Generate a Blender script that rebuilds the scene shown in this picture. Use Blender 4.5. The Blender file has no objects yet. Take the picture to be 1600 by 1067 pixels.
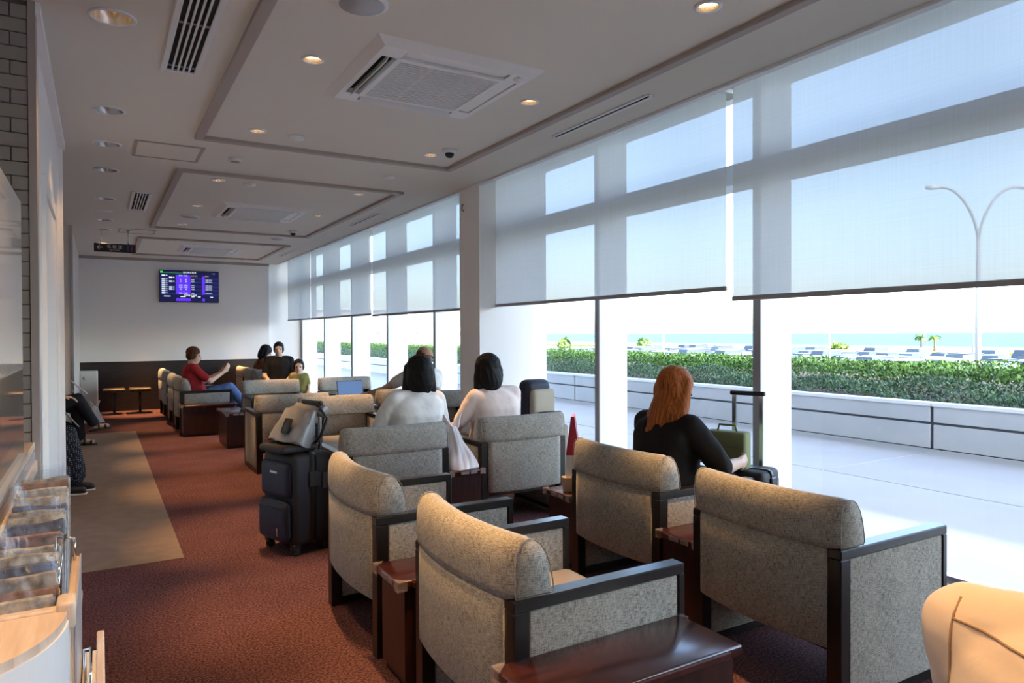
import bpy, bmesh, math, random
import numpy as np
from mathutils import Vector, Matrix, Euler
random.seed(7)
scene = bpy.context.scene
COL = scene.collection
PI = math.pi

# ------------------------------------------------------------------ camera, sky, sun, exposure
def set_camera():
    f = 1085.0
    d1 = np.array([155 - 800, 524 - 533.5, f]); d1 /= np.linalg.norm(d1)
    d2 = np.array([2630 - 800, 513.5 - 533.5, f]); d2 -= d1 * (d1 @ d2); d2 /= np.linalg.norm(d2)
    d3 = -np.cross(d1, d2)
    if d3[1] > 0: d3 = -d3
    R = np.stack([d2, d1, d3])
    cam = bpy.data.cameras.new('camera'); o = bpy.data.objects.new('camera', cam); COL.objects.link(o)
    M = Matrix.Identity(4)
    for i in range(3):
        M[i][0] = R[i][0]; M[i][1] = -R[i][1]; M[i][2] = -R[i][2]
    M[0][3], M[1][3], M[2][3] = 0, 0, 1.38
    o.matrix_world = M
    cam.lens = 36 * f / 1600; cam.sensor_width = 36; cam.clip_start = 0.05; cam.clip_end = 30000
    scene.camera = o
set_camera()
world = bpy.data.worlds.new('sky'); scene.world = world; world.use_nodes = True
wn = world.node_tree.nodes; wl = world.node_tree.links
bg = wn['Background']; sky = wn.new('ShaderNodeTexSky'); sky.sky_type = 'NISHITA'
sky.sun_disc = False; sky.sun_elevation = math.radians(42); sky.sun_rotation = math.radians(180)
sky.air_density = 1.0; sky.dust_density = 2.6; sky.ozone_density = 1.6
wl.new(sky.outputs[0], bg.inputs[0]); bg.inputs[1].default_value = 1.5
SUN = bpy.data.lights.new('sun', 'SUN'); SUN.energy = 6.0; SUN.angle = math.radians(1.6); SUN.color = (1, .96, .88)
so = bpy.data.objects.new('sun', SUN); COL.objects.link(so)
so.rotation_euler = Vector((0.02, -0.75, 0.66)).to_track_quat('Z', 'Y').to_euler()
scene.view_settings.view_transform = 'Standard'; scene.view_settings.look = 'None'
scene.view_settings.gamma = 1; scene.view_settings.use_curve_mapping = False
scene.view_settings.exposure = 0.30
scene.cycles.use_denoising = True
scene.cycles.max_bounces = 10; scene.cycles.transparent_max_bounces = 16
scene.cycles.sample_clamp_indirect = 6.0
DOWNLIGHT_W = 300.0; WASH_W = 26.0; WARM = (1.0, 0.56, 0.22)

# ------------------------------------------------------------------ helpers
class MB:
    def __init__(s): s.v = []; s.f = []; s.sm = []
    def add(s, vs, fs, smooth=False, M=None):
        n = len(s.v)
        for p in vs:
            p = Vector(p)
            s.v.append(M @ p if M is not None else p)
        for f in fs: s.f.append(tuple(i + n for i in f)); s.sm.append(smooth)
        return s
    def box(s, x0, x1, y0, y1, z0, z1, bev=0, seg=2, M=None):
        if bev:
            bm = bmesh.new(); bmesh.ops.create_cube(bm, size=1)
            for v in bm.verts:
                v.co = Vector(((x0 + x1) / 2 + v.co.x * (x1 - x0), (y0 + y1) / 2 + v.co.y * (y1 - y0), (z0 + z1) / 2 + v.co.z * (z1 - z0)))
            bmesh.ops.bevel(bm, geom=bm.edges[:] + bm.verts[:], offset=bev, segments=seg, profile=.5, affect='EDGES')
            bm.verts.index_update()
            s.add([v.co.copy() for v in bm.verts], [[v.index for v in f.verts] for f in bm.faces], seg > 1, M); bm.free()
        else:
            vs = [(x0, y0, z0), (x1, y0, z0), (x1, y1, z0), (x0, y1, z0), (x0, y0, z1), (x1, y0, z1), (x1, y1, z1), (x0, y1, z1)]
            s.add(vs, [(0, 3, 2, 1), (4, 5, 6, 7), (0, 1, 5, 4), (1, 2, 6, 5), (2, 3, 7, 6), (3, 0, 4, 7)], False, M)
        return s
    def quad(s, a, b, c, d, M=None): return s.add([a, b, c, d], [(0, 1, 2, 3)], False, M)
    def lathe(s, prof, n=24, M=None, smooth=True, cap=True):
        vs = []; fs = []
        for r, z in prof:
            for k in range(n): vs.append((r * math.cos(2 * PI * k / n), r * math.sin(2 * PI * k / n), z))
        for i in range(len(prof) - 1):
            for k in range(n):
                k2 = (k + 1) % n; fs.append((i * n + k, i * n + k2, (i + 1) * n + k2, (i + 1) * n + k))
        if cap:
            fs.append(tuple(reversed(range(n)))); fs.append(tuple((len(prof) - 1) * n + k for k in range(n)))
        return s.add(vs, fs, smooth, M)
    def tube(s, pts, r, n=8, M=None, radii=None):
        pts = [Vector(p) for p in pts]; vs = []; fs = []; up = None
        for i, p in enumerate(pts):
            t = (pts[min(i + 1, len(pts) - 1)] - pts[max(i - 1, 0)]).normalized()
            if up is None: up = Vector((0, 0, 1)) if abs(t.z) < .9 else Vector((1, 0, 0))
            u = t.cross(up).normalized(); w = u.cross(t); up = w
            rr = radii[i] if radii else r
            for k in range(n):
                a = 2 * PI * k / n; vs.append(p + u * math.cos(a) * rr + w * math.sin(a) * rr)
        for i in range(len(pts) - 1):
            for k in range(n):
                k2 = (k + 1) % n; fs.append((i * n + k, i * n + k2, (i + 1) * n + k2, (i + 1) * n + k))
        fs.append(tuple(reversed(range(n)))); fs.append(tuple((len(pts) - 1) * n + k for k in range(n)))
        return s.add(vs, fs, True, M)
    def prism(s, poly, z0, z1, M=None, smooth=False):
        n = len(poly); vs = [(x, y, z0) for x, y in poly] + [(x, y, z1) for x, y in poly]
        fs = [tuple(reversed(range(n))), tuple(range(n, 2 * n))] + [(i, (i + 1) % n, n + (i + 1) % n, n + i) for i in range(n)]
        return s.add(vs, fs, smooth, M)
    def grid(s, fn, nu, nv, M=None, smooth=True, closeu=False):
        vs = [fn(i / nu, j / nv) for j in range(nv + 1) for i in range(nu + 1)]
        fs = [(j * (nu + 1) + i, j * (nu + 1) + i + 1, (j + 1) * (nu + 1) + i + 1, (j + 1) * (nu + 1) + i) for j in range(nv) for i in range(nu)]
        return s.add(vs, fs, smooth, M)
    def ell(s, c, r, n=14, M=None, rot=None):
        T = Matrix.Translation(c) @ (rot.to_4x4() if rot is not None else Matrix.Identity(4)) @ Matrix.Diagonal((*r, 1))
        if M is not None: T = M @ T
        m = n // 2; pr = [(math.sin(PI * i / m), -math.cos(PI * i / m)) for i in range(m + 1)]
        pr[0] = (0.02, -1); pr[-1] = (.02, 1)
        return s.lathe(pr, n, T)
    def cap(s, a, b, r0, r1, n=12, flat=False, M=None):
        a = Vector(a); b = Vector(b); d = b - a; L = d.length
        q = d.to_track_quat('Z', 'Y').to_matrix().to_4x4() if L > 1e-6 else Matrix.Identity(4)
        T = Matrix.Translation(a) @ q
        if M is not None: T = M @ T
        if flat: pr = [(r0 * .9, -.004), (r0, 0), (r1, L), (r1 * .9, L + .004)]
        else:
            pr = [(max(r0 * math.cos(t), .001), r0 * math.sin(t)) for t in (-PI / 2, -1.2, -.8, -.4, 0)]
            pr += [(max(r1 * math.cos(t), .001), L + r1 * math.sin(t)) for t in (0, .4, .8, 1.2, PI / 2)]
        return s.lathe(pr, n, T)
    def build(s, name, mat, parent=None, loc=None, kind=None, label=None, recalc=True):
        me = bpy.data.meshes.new(name); me.from_pydata([tuple(v) for v in s.v], [], s.f)
        for p, sm in zip(me.polygons, s.sm): p.use_smooth = sm
        if recalc:
            bm = bmesh.new(); bm.from_mesh(me); bmesh.ops.recalc_face_normals(bm, faces=bm.faces); bm.to_mesh(me); bm.free()
        boxuv(me); me.materials.append(mat)
        o = bpy.data.objects.new(name, me); COL.objects.link(o)
        if parent: o.parent = parent
        if loc: o.location = loc
        if kind: o['kind'] = kind
        if label: o['label'] = label
        return o

def boxuv(me):
    uv = me.uv_layers.new(name='uv'); n = len(me.loops)
    if not n: return
    co = np.empty(len(me.vertices) * 3, 'f'); me.vertices.foreach_get('co', co); co = co.reshape(-1, 3)
    vi = np.empty(n, 'i'); me.loops.foreach_get('vertex_index', vi)
    npol = len(me.polygons); nr = np.empty(npol * 3, 'f'); me.polygons.foreach_get('normal', nr); nr = np.abs(nr.reshape(-1, 3))
    tot = np.empty(npol, 'i'); me.polygons.foreach_get('loop_total', tot)
    ax = np.repeat(nr.argmax(1), tot); c = co[vi]
    u = np.where(ax == 0, c[:, 1], c[:, 0]); v = np.where(ax == 2, c[:, 1], c[:, 2])
    uv.data.foreach_set('uv', np.stack([u, v], 1).astype('f').ravel())

def thing(name, label, cat, loc=(0, 0, 0), rz=0, group=None):
    o = bpy.data.objects.new(name, None); COL.objects.link(o); o.empty_display_size = .1
    o.location = loc; o.rotation_euler = (0, 0, rz); o['label'] = label; o['category'] = cat
    if group: o['group'] = group
    return o
def tag(o, label, cat, group=None):
    o['label'] = label; o['category'] = cat
    if group: o['group'] = group
    return o
def struct(name, mb, mat, parent=None, **k):
    return mb.build(name, mat, parent, kind=None if parent else 'structure', **k)
def dup(root, loc, rz, label, group=None):
    r = root.copy(); COL.objects.link(r); r.location = loc; r.rotation_euler = (0, 0, rz); r['label'] = label
    if group: r['group'] = group
    for ch in list(root.children):
        c = ch.copy(); COL.objects.link(c); c.parent = r; c.matrix_parent_inverse = ch.matrix_parent_inverse
        for g in list(ch.children):
            d = g.copy(); COL.objects.link(d); d.parent = c; d.matrix_parent_inverse = g.matrix_parent_inverse
    return r

# ------------------------------------------------------------------ materials
def mat(name, col, rough=.5, metal=0, spec=.5, emit=None, es=0, bump=0, bscale=200, var=0, vscale=6, coat=0, vcol=None):
    m = bpy.data.materials.new(name); m.use_nodes = True; nt = m.node_tree; b = nt.nodes['Principled BSDF']
    b.inputs['Base Color'].default_value = (*col, 1); b.inputs['Roughness'].default_value = rough
    b.inputs['Metallic'].default_value = metal; b.inputs['Specular IOR Level'].default_value = spec
    b.inputs['Coat Weight'].default_value = coat
    if emit: b.inputs['Emission Color'].default_value = (*emit, 1); b.inputs['Emission Strength'].default_value = es
    if bump or var:
        tc = nt.nodes.new('ShaderNodeTexCoord')
    if bump:
        n = nt.nodes.new('ShaderNodeTexNoise'); n.inputs['Scale'].default_value = bscale; n.inputs['Detail'].default_value = 3
        nt.links.new(tc.outputs['Object'], n.inputs['Vector'])
        bp = nt.nodes.new('ShaderNodeBump'); bp.inputs['Strength'].default_value = bump; bp.inputs['Distance'].default_value = .01
        nt.links.new(n.outputs[0], bp.inputs['Height']); nt.links.new(bp.outputs[0], b.inputs['Normal'])
    if var:
        n = nt.nodes.new('ShaderNodeTexNoise'); n.inputs['Scale'].default_value = vscale; n.inputs['Detail'].default_value = 5
        nt.links.new(tc.outputs['Object'], n.inputs['Vector'])
        mx = nt.nodes.new('ShaderNodeMix'); mx.data_type = 'RGBA'
        c2 = vcol or tuple(c * (1 - var) for c in col)
        rp = nt.nodes.new('ShaderNodeValToRGB'); rp.color_ramp.elements[0].position = .35; rp.color_ramp.elements[1].position = .65
        nt.links.new(n.outputs[0], rp.inputs[0]); nt.links.new(rp.outputs[0], mx.inputs[0])
        mx.inputs[6].default_value = (*col, 1); mx.inputs[7].default_value = (*c2, 1)
        nt.links.new(mx.outputs[2], b.inputs['Base Color'])
    return m
def streaks(nt, sx, sy, detail=2, uvn=None):
    uvn = uvn or nt.nodes.new('ShaderNodeUVMap')
    mp = nt.nodes.new('ShaderNodeMapping'); mp.inputs['Scale'].default_value = (sx, sy, 1); nt.links.new(uvn.outputs[0], mp.inputs[0])
    n = nt.nodes.new('ShaderNodeTexNoise'); n.inputs['Scale'].default_value = 1; n.inputs['Detail'].default_value = detail
    nt.links.new(mp.outputs[0], n.inputs['Vector']); return n
def math2(nt, op, a, b):
    m = nt.nodes.new('ShaderNodeMath'); m.operation = op
    for i, x in enumerate((a, b)):
        if isinstance(x, (int, float)): m.inputs[i].default_value = x
        else: nt.links.new(x, m.inputs[i])
    return m.outputs[0]
def fabric(name, dark, light, s=1.0):
    m = bpy.data.materials.new(name); m.use_nodes = True; nt = m.node_tree; b = nt.nodes['Principled BSDF']
    h = streaks(nt, 28 * s, 290 * s); v = streaks(nt, 290 * s, 28 * s); c = streaks(nt, 9, 9)
    f = math2(nt, 'ADD', math2(nt, 'MULTIPLY', h.outputs[0], .55), math2(nt, 'MULTIPLY', v.outputs[0], .45))
    f = math2(nt, 'ADD', f, math2(nt, 'MULTIPLY', math2(nt, 'SUBTRACT', c.outputs[0], .5), .12))
    rp = nt.nodes.new('ShaderNodeValToRGB'); e = rp.color_ramp.elements
    e[0].position = .38; e[0].color = (*dark, 1); e[1].position = .58; e[1].color = (*light, 1)
    nt.links.new(f, rp.inputs[0]); nt.links.new(rp.outputs[0], b.inputs['Base Color'])
    bp = nt.nodes.new('ShaderNodeBump'); bp.inputs['Strength'].default_value = .35; bp.inputs['Distance'].default_value = .003
    nt.links.new(f, bp.inputs['Height']); nt.links.new(bp.outputs[0], b.inputs['Normal'])
    b.inputs['Roughness'].default_value = .92; b.inputs['Specular IOR Level'].default_value = .15
    b.inputs['Sheen Weight'].default_value = .15
    return m
def woodm(name, a, b_, sx, sy, rough=.3, coat=0.2):
    m = bpy.data.materials.new(name); m.use_nodes = True; nt = m.node_tree; b = nt.nodes['Principled BSDF']
    n = streaks(nt, sx, sy, 5); rp = nt.nodes.new('ShaderNodeValToRGB'); e = rp.color_ramp.elements
    e[0].position = .35; e[0].color = (*a, 1); e[1].position = .7; e[1].color = (*b_, 1)
    nt.links.new(n.outputs[0], rp.inputs[0]); nt.links.new(rp.outputs[0], b.inputs['Base Color'])
    b.inputs['Roughness'].default_value = rough; b.inputs['Coat Weight'].default_value = coat; b.inputs['Coat Roughness'].default_value = .15
    return m
def glassm(name, tint=(.93, .96, .97), refl=.035):
    m = bpy.data.materials.new(name); m.use_nodes = True; nt = m.node_tree; nt.nodes.remove(nt.nodes['Principled BSDF'])
    t = nt.nodes.new('ShaderNodeBsdfTransparent'); t.inputs[0].default_value = (*tint, 1)
    g = nt.nodes.new('ShaderNodeBsdfGlossy'); g.inputs['Roughness'].default_value = .02
    lw = nt.nodes.new('ShaderNodeLayerWeight'); lw.inputs[0].default_value = .5
    fr = math2(nt, 'ADD', math2(nt, 'MULTIPLY', math2(nt, 'POWER', lw.outputs['Facing'], 5.0), .45), refl)
    mx = nt.nodes.new('ShaderNodeMixShader'); nt.links.new(fr, mx.inputs[0]); nt.links.new(t.outputs[0], mx.inputs[1]); nt.links.new(g.outputs[0], mx.inputs[2])
    nt.links.new(mx.outputs[0], nt.nodes['Material Output'].inputs[0]); return m
def blindm():
    m = bpy.data.materials.new('screen_fabric'); m.use_nodes = True; nt = m.node_tree; nt.nodes.remove(nt.nodes['Principled BSDF'])
    t = nt.nodes.new('ShaderNodeBsdfTransparent'); t.inputs[0].default_value = (1, 1, 1, 1)
    d = nt.nodes.new('ShaderNodeBsdfDiffuse'); d.inputs[0].default_value = (.345, .35, .355, 1)
    tr = nt.nodes.new('ShaderNodeBsdfTranslucent'); tr.inputs[0].default_value = (.345, .35, .355, 1)
    m1 = nt.nodes.new('ShaderNodeMixShader'); m1.inputs[0].default_value = .5
    nt.links.new(d.outputs[0], m1.inputs[1]); nt.links.new(tr.outputs[0], m1.inputs[2])
    h = streaks(nt, 2, 150); v = streaks(nt, 150, 2)
    f = math2(nt, 'ADD', h.outputs[0], v.outputs[0])
    rp = nt.nodes.new('ShaderNodeValToRGB'); e = rp.color_ramp.elements
    e[0].position = .3; e[0].color = (.435, .44, .44, 1); e[1].position = .7; e[1].color = (.485, .49, .49, 1)
    nt.links.new(math2(nt, 'MULTIPLY', f, .5), rp.inputs[0])
    for q in (d, tr): nt.links.new(rp.outputs[0], q.inputs[0])
    m2 = nt.nodes.new('ShaderNodeMixShader'); m2.inputs[0].default_value = BLIND_OPEN
    nt.links.new(m1.outputs[0], m2.inputs[1]); nt.links.new(t.outputs[0], m2.inputs[2])
    nt.links.new(m2.outputs[0], nt.nodes['Material Output'].inputs[0]); return m
BLIND_OPEN = .082
def carpetm():
    m = bpy.data.materials.new('carpet'); m.use_nodes = True; nt = m.node_tree; b = nt.nodes['Principled BSDF']
    tc = nt.nodes.new('ShaderNodeTexCoord')
    n = nt.nodes.new('ShaderNodeTexNoise'); n.inputs['Scale'].default_value = 95; n.inputs['Detail'].default_value = 3; n.inputs['Roughness'].default_value = .7
    n2 = nt.nodes.new('ShaderNodeTexNoise'); n2.inputs['Scale'].default_value = 2.5; n2.inputs['Detail'].default_value = 3
    for q in (n, n2): nt.links.new(tc.outputs['Object'], q.inputs['Vector'])
    f = math2(nt, 'ADD', n.outputs[0], math2(nt, 'MULTIPLY', math2(nt, 'SUBTRACT', n2.outputs[0], .5), .12))
    rp = nt.nodes.new('ShaderNodeValToRGB'); e = rp.color_ramp.elements
    e[0].position = .40; e[0].color = (.050, .021, .023, 1); e[1].position = .64; e[1].color = (.20, .098, .098, 1)
    nt.links.new(f, rp.inputs[0]); nt.links.new(rp.outputs[0], b.inputs['Base Color'])
    bp = nt.nodes.new('ShaderNodeBump'); bp.inputs['Strength'].default_value = .8; bp.inputs['Distance'].default_value = .006
    nt.links.new(n.outputs[0], bp.inputs['Height']); nt.links.new(bp.outputs[0], b.inputs['Normal'])
    b.inputs['Roughness'].default_value = 1; b.inputs['Specular IOR Level'].default_value = .05; return m
def carpaint():
    m = bpy.data.materials.new('car_paint'); m.use_nodes = True; nt = m.node_tree; b = nt.nodes['Principled BSDF']
    oi = nt.nodes.new('ShaderNodeObjectInfo'); nt.links.new(oi.outputs['Color'], b.inputs['Base Color'])
    b.inputs['Roughness'].default_value = .3; b.inputs['Coat Weight'].default_value = .5; return m
def leafm(name, a, b_):
    m = bpy.data.materials.new(name); m.use_nodes = True; nt = m.node_tree; b = nt.nodes['Principled BSDF']
    g = nt.nodes.new('ShaderNodeNewGeometry'); rp = nt.nodes.new('ShaderNodeValToRGB'); e = rp.color_ramp.elements
    e[0].color = (*a, 1); e[1].color = (*b_, 1); nt.links.new(g.outputs['Random Per Island'], rp.inputs[0]); nt.links.new(rp.outputs[0], b.inputs['Base Color'])
    b.inputs['Roughness'].default_value = .55; b.inputs['Specular IOR Level'].default_value = .25; return m
FAB = fabric('armchair_fabric', (.13, .122, .105), (.42, .395, .345), 1.5)
BLACKWOOD = woodm('black_stained_wood', (.005, .004, .004), (.013, .009, .008), 40, 4, .33, .12)
MAHOG = woodm('mahogany_laminate', (.020, .0055, .005), (.066, .0145, .0115), 4, 40, .24, .3)
MAHOGB = woodm('dark_mahogany_sides', (.014, .005, .004), (.045, .012, .009), 40, 4, .35, .1)
MAHOGD = woodm('dark_mahogany_edge', (.035, .010, .008), (.085, .022, .018), 55, 5, .3, .2)
VINYL = mat('greige_vinyl', (.40, .35, .29), .38, bump=.05, bscale=60)
CEIL = mat('ceiling_paper', (.73, .71, .645), .9, bump=.04, bscale=300)
WALLW = mat('white_wall_paper', (.86, .855, .84), .85, bump=.04, bscale=250)
WALLS = mat('satin_white_panel', (.93, .93, .93), .45)
WALLG = mat('warm_white_wall', (.72, .68, .64), .85)
DARKW = woodm('dark_wainscot', (.012, .008, .008), (.03, .02, .018), 6, 60, .4, 0)
TRIMM = mat('ceiling_trim', (.40, .35, .32), .5)
WHITE = mat('white_plastic', (.80, .80, .79), .4)
WHITEM = mat('white_metal', (.78, .80, .82), .35)
ALU = mat('aluminium', (.75, .77, .80), .3, .6)
STEEL = mat('steel', (.62, .62, .62), .2, 1)
CHROME = mat('chrome', (.8, .8, .8), .1, 1)
DARKG = mat('dark_gap', (.012, .012, .012), .9)
GREYP = mat('grey_plastic', (.33, .33, .34), .5)
DGREY = mat('dark_grey_plastic', (.06, .06, .065), .45)
BLACKP = mat('black_plastic', (.012, .012, .013), .4)
RUBBER = mat('black_rubber', (.02, .02, .02), .7)
TILE = mat('taupe_tile', (.34, .31, .28), .45, var=.12, vscale=3)
GROUT = mat('grout', (.16, .145, .13), .9)
LIGHTWOOD = woodm('light_wood', (.60, .46, .35), (.74, .61, .49), 60, 5, .45, .1)
GLASS = glassm('window_glass')
ACRYL = mat('gloss_white_panel', (.86, .87, .86), .08, spec=.8, coat=.6)
BLIND = blindm()
CARPET = carpetm()
MATM = mat('tan_vinyl_floor', (.205, .145, .105), .65, var=.18, vscale=9)
LAMPON = mat('lamp_lens', (1, .9, .75), .3, emit=(1, .62, .25), es=14)
CONE = mat('satin_cone', (.55, .5, .47), .25, .9)

# ------------------------------------------------------------------ the room
H = 2.806; XW = 3.13; XG = 3.92; YF = 14.54; YB = -4.2
struct('floor', MB().box(-3.2, 3.86, YB, YF + .3, -.12, 0), CARPET)
floor_mat = MB().box(-1.5, .44, 4.72, 11.35, .0005, .004)
tag(floor_mat.build('floor_mat', MATM), 'tan vinyl mat strip along the left side of the carpet', 'floor mat')
CEILING_BANDS = ((.065, .12, .080, [(.065, y) for y in (.62, 2.11, 3.6, 5.09, 6.0, 6.93, 8.39, 9.94, 10.84)]),
                 (.955, .09, .044, [(.975, .72), (.975, 2.18), (.966, 3.63), (.966, 5.09), (.955, 6.88), (.94, 8.35), (.93, 9.85), (.93, 11.75)]),
                 (2.285, .09, .044, [(2.30, .72), (2.30, 2.18), (2.29, 3.63), (2.28, 5.09), (2.28, 6.88), (2.27, 8.35), (2.29, 9.9), (2.29, 11.75)]))
def ceiling_mesh():
    m = MB(); Y0, Y1 = YB, YF + .3
    def rect(x0, x1, y0, y1):
        if y1 > y0 + 1e-6: m.quad((x0, y0, H), (x0, y1, H), (x1, y1, H), (x1, y0, H))
    x = -3.2
    for (cx, hw, r, pts) in CEILING_BANDS:
        rect(x, cx - hw, Y0, Y1); y = Y0
        for (px, py) in pts:
            rect(cx - hw, cx + hw, y, py - hw); y = py + hw
            n = 32; vs = []; fs = []
            for k in range(n):
                a = 2 * PI * (k + .5) / n; c, s_ = math.cos(a), math.sin(a); t = hw / max(abs(c), abs(s_))
                vs += [(cx + c * t, py + s_ * t, H), (px + c * r, py + s_ * r, H), (px + c * r, py + s_ * r, H + .09)]
            for k in range(n):
                j = (k + 1) % n
                fs += [(3 * k, 3 * k + 1, 3 * j + 1, 3 * j), (3 * k + 1, 3 * k + 2, 3 * j + 2, 3 * j + 1)]
            m.add(vs, fs)
            for sx in (-1, 1):
                for sy in (-1, 1):
                    e1 = [(cx + math.cos(2 * PI * (k + .5) / n) * hw / max(abs(math.cos(2 * PI * (k + .5) / n)), abs(math.sin(2 * PI * (k + .5) / n))), py + math.sin(2 * PI * (k + .5) / n) * hw / max(abs(math.cos(2 * PI * (k + .5) / n)), abs(math.sin(2 * PI * (k + .5) / n))), H) for k in ({(1, 1): (3, 4), (-1, 1): (11, 12), (-1, -1): (19, 20), (1, -1): (27, 28)}[(sx, sy)])]
                    m.add([(cx + sx * hw, py + sy * hw, H)] + e1, [(0, 1, 2)])
        rect(cx - hw, cx + hw, y, Y1); x = cx + hw
    rect(x, XW, Y0, Y1)
    m.box(-3.2, XW, Y0, Y1, H + .1, H + .25)
    return m
struct('ceiling', ceiling_mesh(), CEIL, recalc=False)
# blind pocket over the windows
struct('trim_1', MB().box(XW, XG + .1, YB, YF + .3, H + .42, H + .5).box(XG, XG + .1, YB, YF + .3, H + .25, H + .42).box(XW - .1, XW, YB, YF + .3, H + .24, H + .5), CEIL)
struct('trim_2', MB().box(XW - .035, XW + .012, YB, YF, H - .018, H + .26), WHITEM)
# far wall
struct('wall_far', MB().box(-1.6, 2.95, YF, YF + .15, .9, H).box(2.95, 3.9, YF + .12, YF + .27, 0, H + .42), WALLW)
struct('trim_3', MB().box(-.32, 2.95, YF - .02, YF + .15, 0, .9), DARKW)
struct('trim_4', MB().box(-.32, 2.95, YF - .022, YF, H - .05, H), TRIMM)
struct('wall_back', MB().box(-3.2, 3.9, YB - .15, YB, 0, H), WALLG)
# left side: entrance area, tile pillar, white wall, seating recess, end wall
struct('wall_left', MB().box(-3.3, -3.2, YB, 3.6, 0, H), WALLG)
w = struct('wall_left_middle', MB().box(-.50, -.245, 3.66, 6.15, 0, H), WALLS)
struct('trim', MB().box(-.245, -.222, 3.665, 3.74, 0, H - .06), ALU, w)
struct('trim', MB().box(-.245, -.226, 4.25, 4.33, 0, 2.2).box(-.245, -.226, 5.3, 5.38, 0, 2.2).box(-.245, -.226, 4.33, 5.3, 2.12, 2.2), WALLS, w)
struct('door_panel', MB().box(-.245, -.235, 4.36, 5.27, .02, 2.1), WALLS, w)
struct('cornice', MB().box(-.245, -.205, 3.6, 6.15, H - .05, H), WALLS, w)
struct('corner_post', MB().box(-.25, -.222, 6.09, 6.16, 0, H), WALLS, w)
struct('wall_left_recess', MB().box(-1.6, -1.45, 6.15, 10.65, 0, H).box(-1.45, -.5, 6.13, 6.15, 0, H), WALLG)
e = struct('wall_left_end', MB().box(-1.6, -.30, 10.65, 10.8, 0, H).box(-.45, -.30, 10.8, YF, 0, H), WALLG)
struct('corner_guard', MB().box(-.315, -.285, 10.635, 10.70, 0, H), STEEL, e)
# tile pillar
tp = struct('wall_left_tile', MB().box(-3.2, -.235, 3.61, 3.655, 0, H), GROUT)
tw, th = .126, .0605; nrow = int(H / th)
cache = {}
cnt = 0
for r in range(nrow):
    x1 = -.252 - (tw / 2 if r % 2 else 0) ; z0 = r * th
    xs = []
    if r % 2: xs.append((-.252, -.252 - tw / 2 + .0035 + .0))
    x = -.252 if not r % 2 else -.252 - tw / 2
    for k in range(3): xs.append((x, x - tw + .0035)); x -= tw
    for (a, b) in xs[:4]:
        key = round(a - b, 4)
        if key not in cache:
            cache[key] = MB().box(-key, 0, -.012, 0, 0, th - .0035, .002, 1).build('tile', TILE, tp); o = cache[key]
        else:
            o = cache[key].copy(); COL.objects.link(o)
        o.location = (a, 3.61 + random.uniform(-.0012, .0012), z0 + .002); cnt += 1
struct('edge_trim', MB().box(-.25, -.222, 3.592, 3.665, 0, H - .0), TRIMM, tp)

# ceiling mouldings (three framed fields)
def frame(n, x0, x1, y0, y1):
    m = MB(); w_ = .058; d = .026
    for (a, b, c, e_) in ((x0, x0 + w_, y0, y1), (x1 - w_, x1, y0, y1), (x0 + w_, x1 - w_, y0, y0 + w_), (x0 + w_, x1 - w_, y1 - w_, y1)):
        m.box(a, b, c, e_, H - d, H + .01, .004, 1)
    o = struct('trim_%d' % n, m, TRIMM)
frame(5, .60, 2.63, .9, 5.46); frame(6, .58, 2.64, 6.55, 10.25); frame(7, .50, 2.64, 11.35, 13.75)

# windows: vertical fins, transoms, panes, sill
struct('trim_8', MB().box(3.86, 4.06, YB, YF + .3, -.12, .035), ALU)
YW = [2.99 + 1.657 * k for k in range(-4, 8)]
for i, y in enumerate(YW):
    o = struct('window_%d' % (i + 1), MB().box(3.62, 3.92, y, y + .055, .03, H + .30, .004, 1), WHITEM)
    struct('fin_shade_strip', MB().box(3.612, 3.622, y - .002, y + .057, .03, H + .30), GREYP, o)  # grey strip paints the backlit shade on the fin's inner face
    y2 = y + 1.657
    if y2 < YF + .3:
        struct('transom', MB().box(3.72, 3.94, y + .055, y2, 2.385, 2.525, .004, 1), WHITEM, o)
        struct('pane', MB().quad((3.928, y + .03, .03), (3.928, y2 + .03, .03), (3.928, y2 + .03, H + .30), (3.928, y + .03, H + .30)), GLASS, o)
        struct('bottom_rail', MB().box(3.89, 3.95, y + .055, y2, .03, .075), ALU, o)
# column
struct('wall_column', MB().box(3.12, 3.88, 5.85, 6.27, 0, H + .42), WALLW)

# roller blinds
def blind(y0, y1, zb, label):
    t = thing('roller_blind', label, 'blind', (3.30, (y0 + y1) / 2, 0), 0, 'roller blinds along the window wall')
    L = (y1 - y0) / 2
    MB().quad((0, -L, zb), (0, L, zb), (0, L, H + .10), (0, -L, H + .10)).build('screen', BLIND, t)
    MB().box(-.009, .009, -L - .004, L + .004, zb - .028, zb, .003, 1).build('bottom_bar', GREYP, t)
    T = Matrix.Translation((.02, -L, H + .10)) @ Matrix.Rotation(-PI / 2, 4, 'X')
    MB().lathe([(.04, 0), (.04, 2 * L)], 16, T).build('roller_tube', WHITE, t)
    for s in (-1, 1): MB().box(-.03, .06, s * L - .006, s * L + .006, H + .04, H + .305).build('bracket', WHITE, t)
    return t
blind(-1.9, 1.22, 2.45, 'roller blind on the window nearest the camera, mostly outside the picture')
blind(1.26, 2.93, 1.60, 'wide pale roller blind at the right edge with a lamp post seen through it')
blind(2.985, 5.88, 1.665, 'pale roller blind right of the white column, its bar lower on the left')
blind(6.32, 9.37, 1.655, 'grey roller blind directly left of the white column')
blind(9.43, 12.66, 1.675, 'middle roller blind of the three beyond the column')
blind(12.71, 14.45, 1.68, 'narrow far roller blind next to the wall with the screen')
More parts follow.
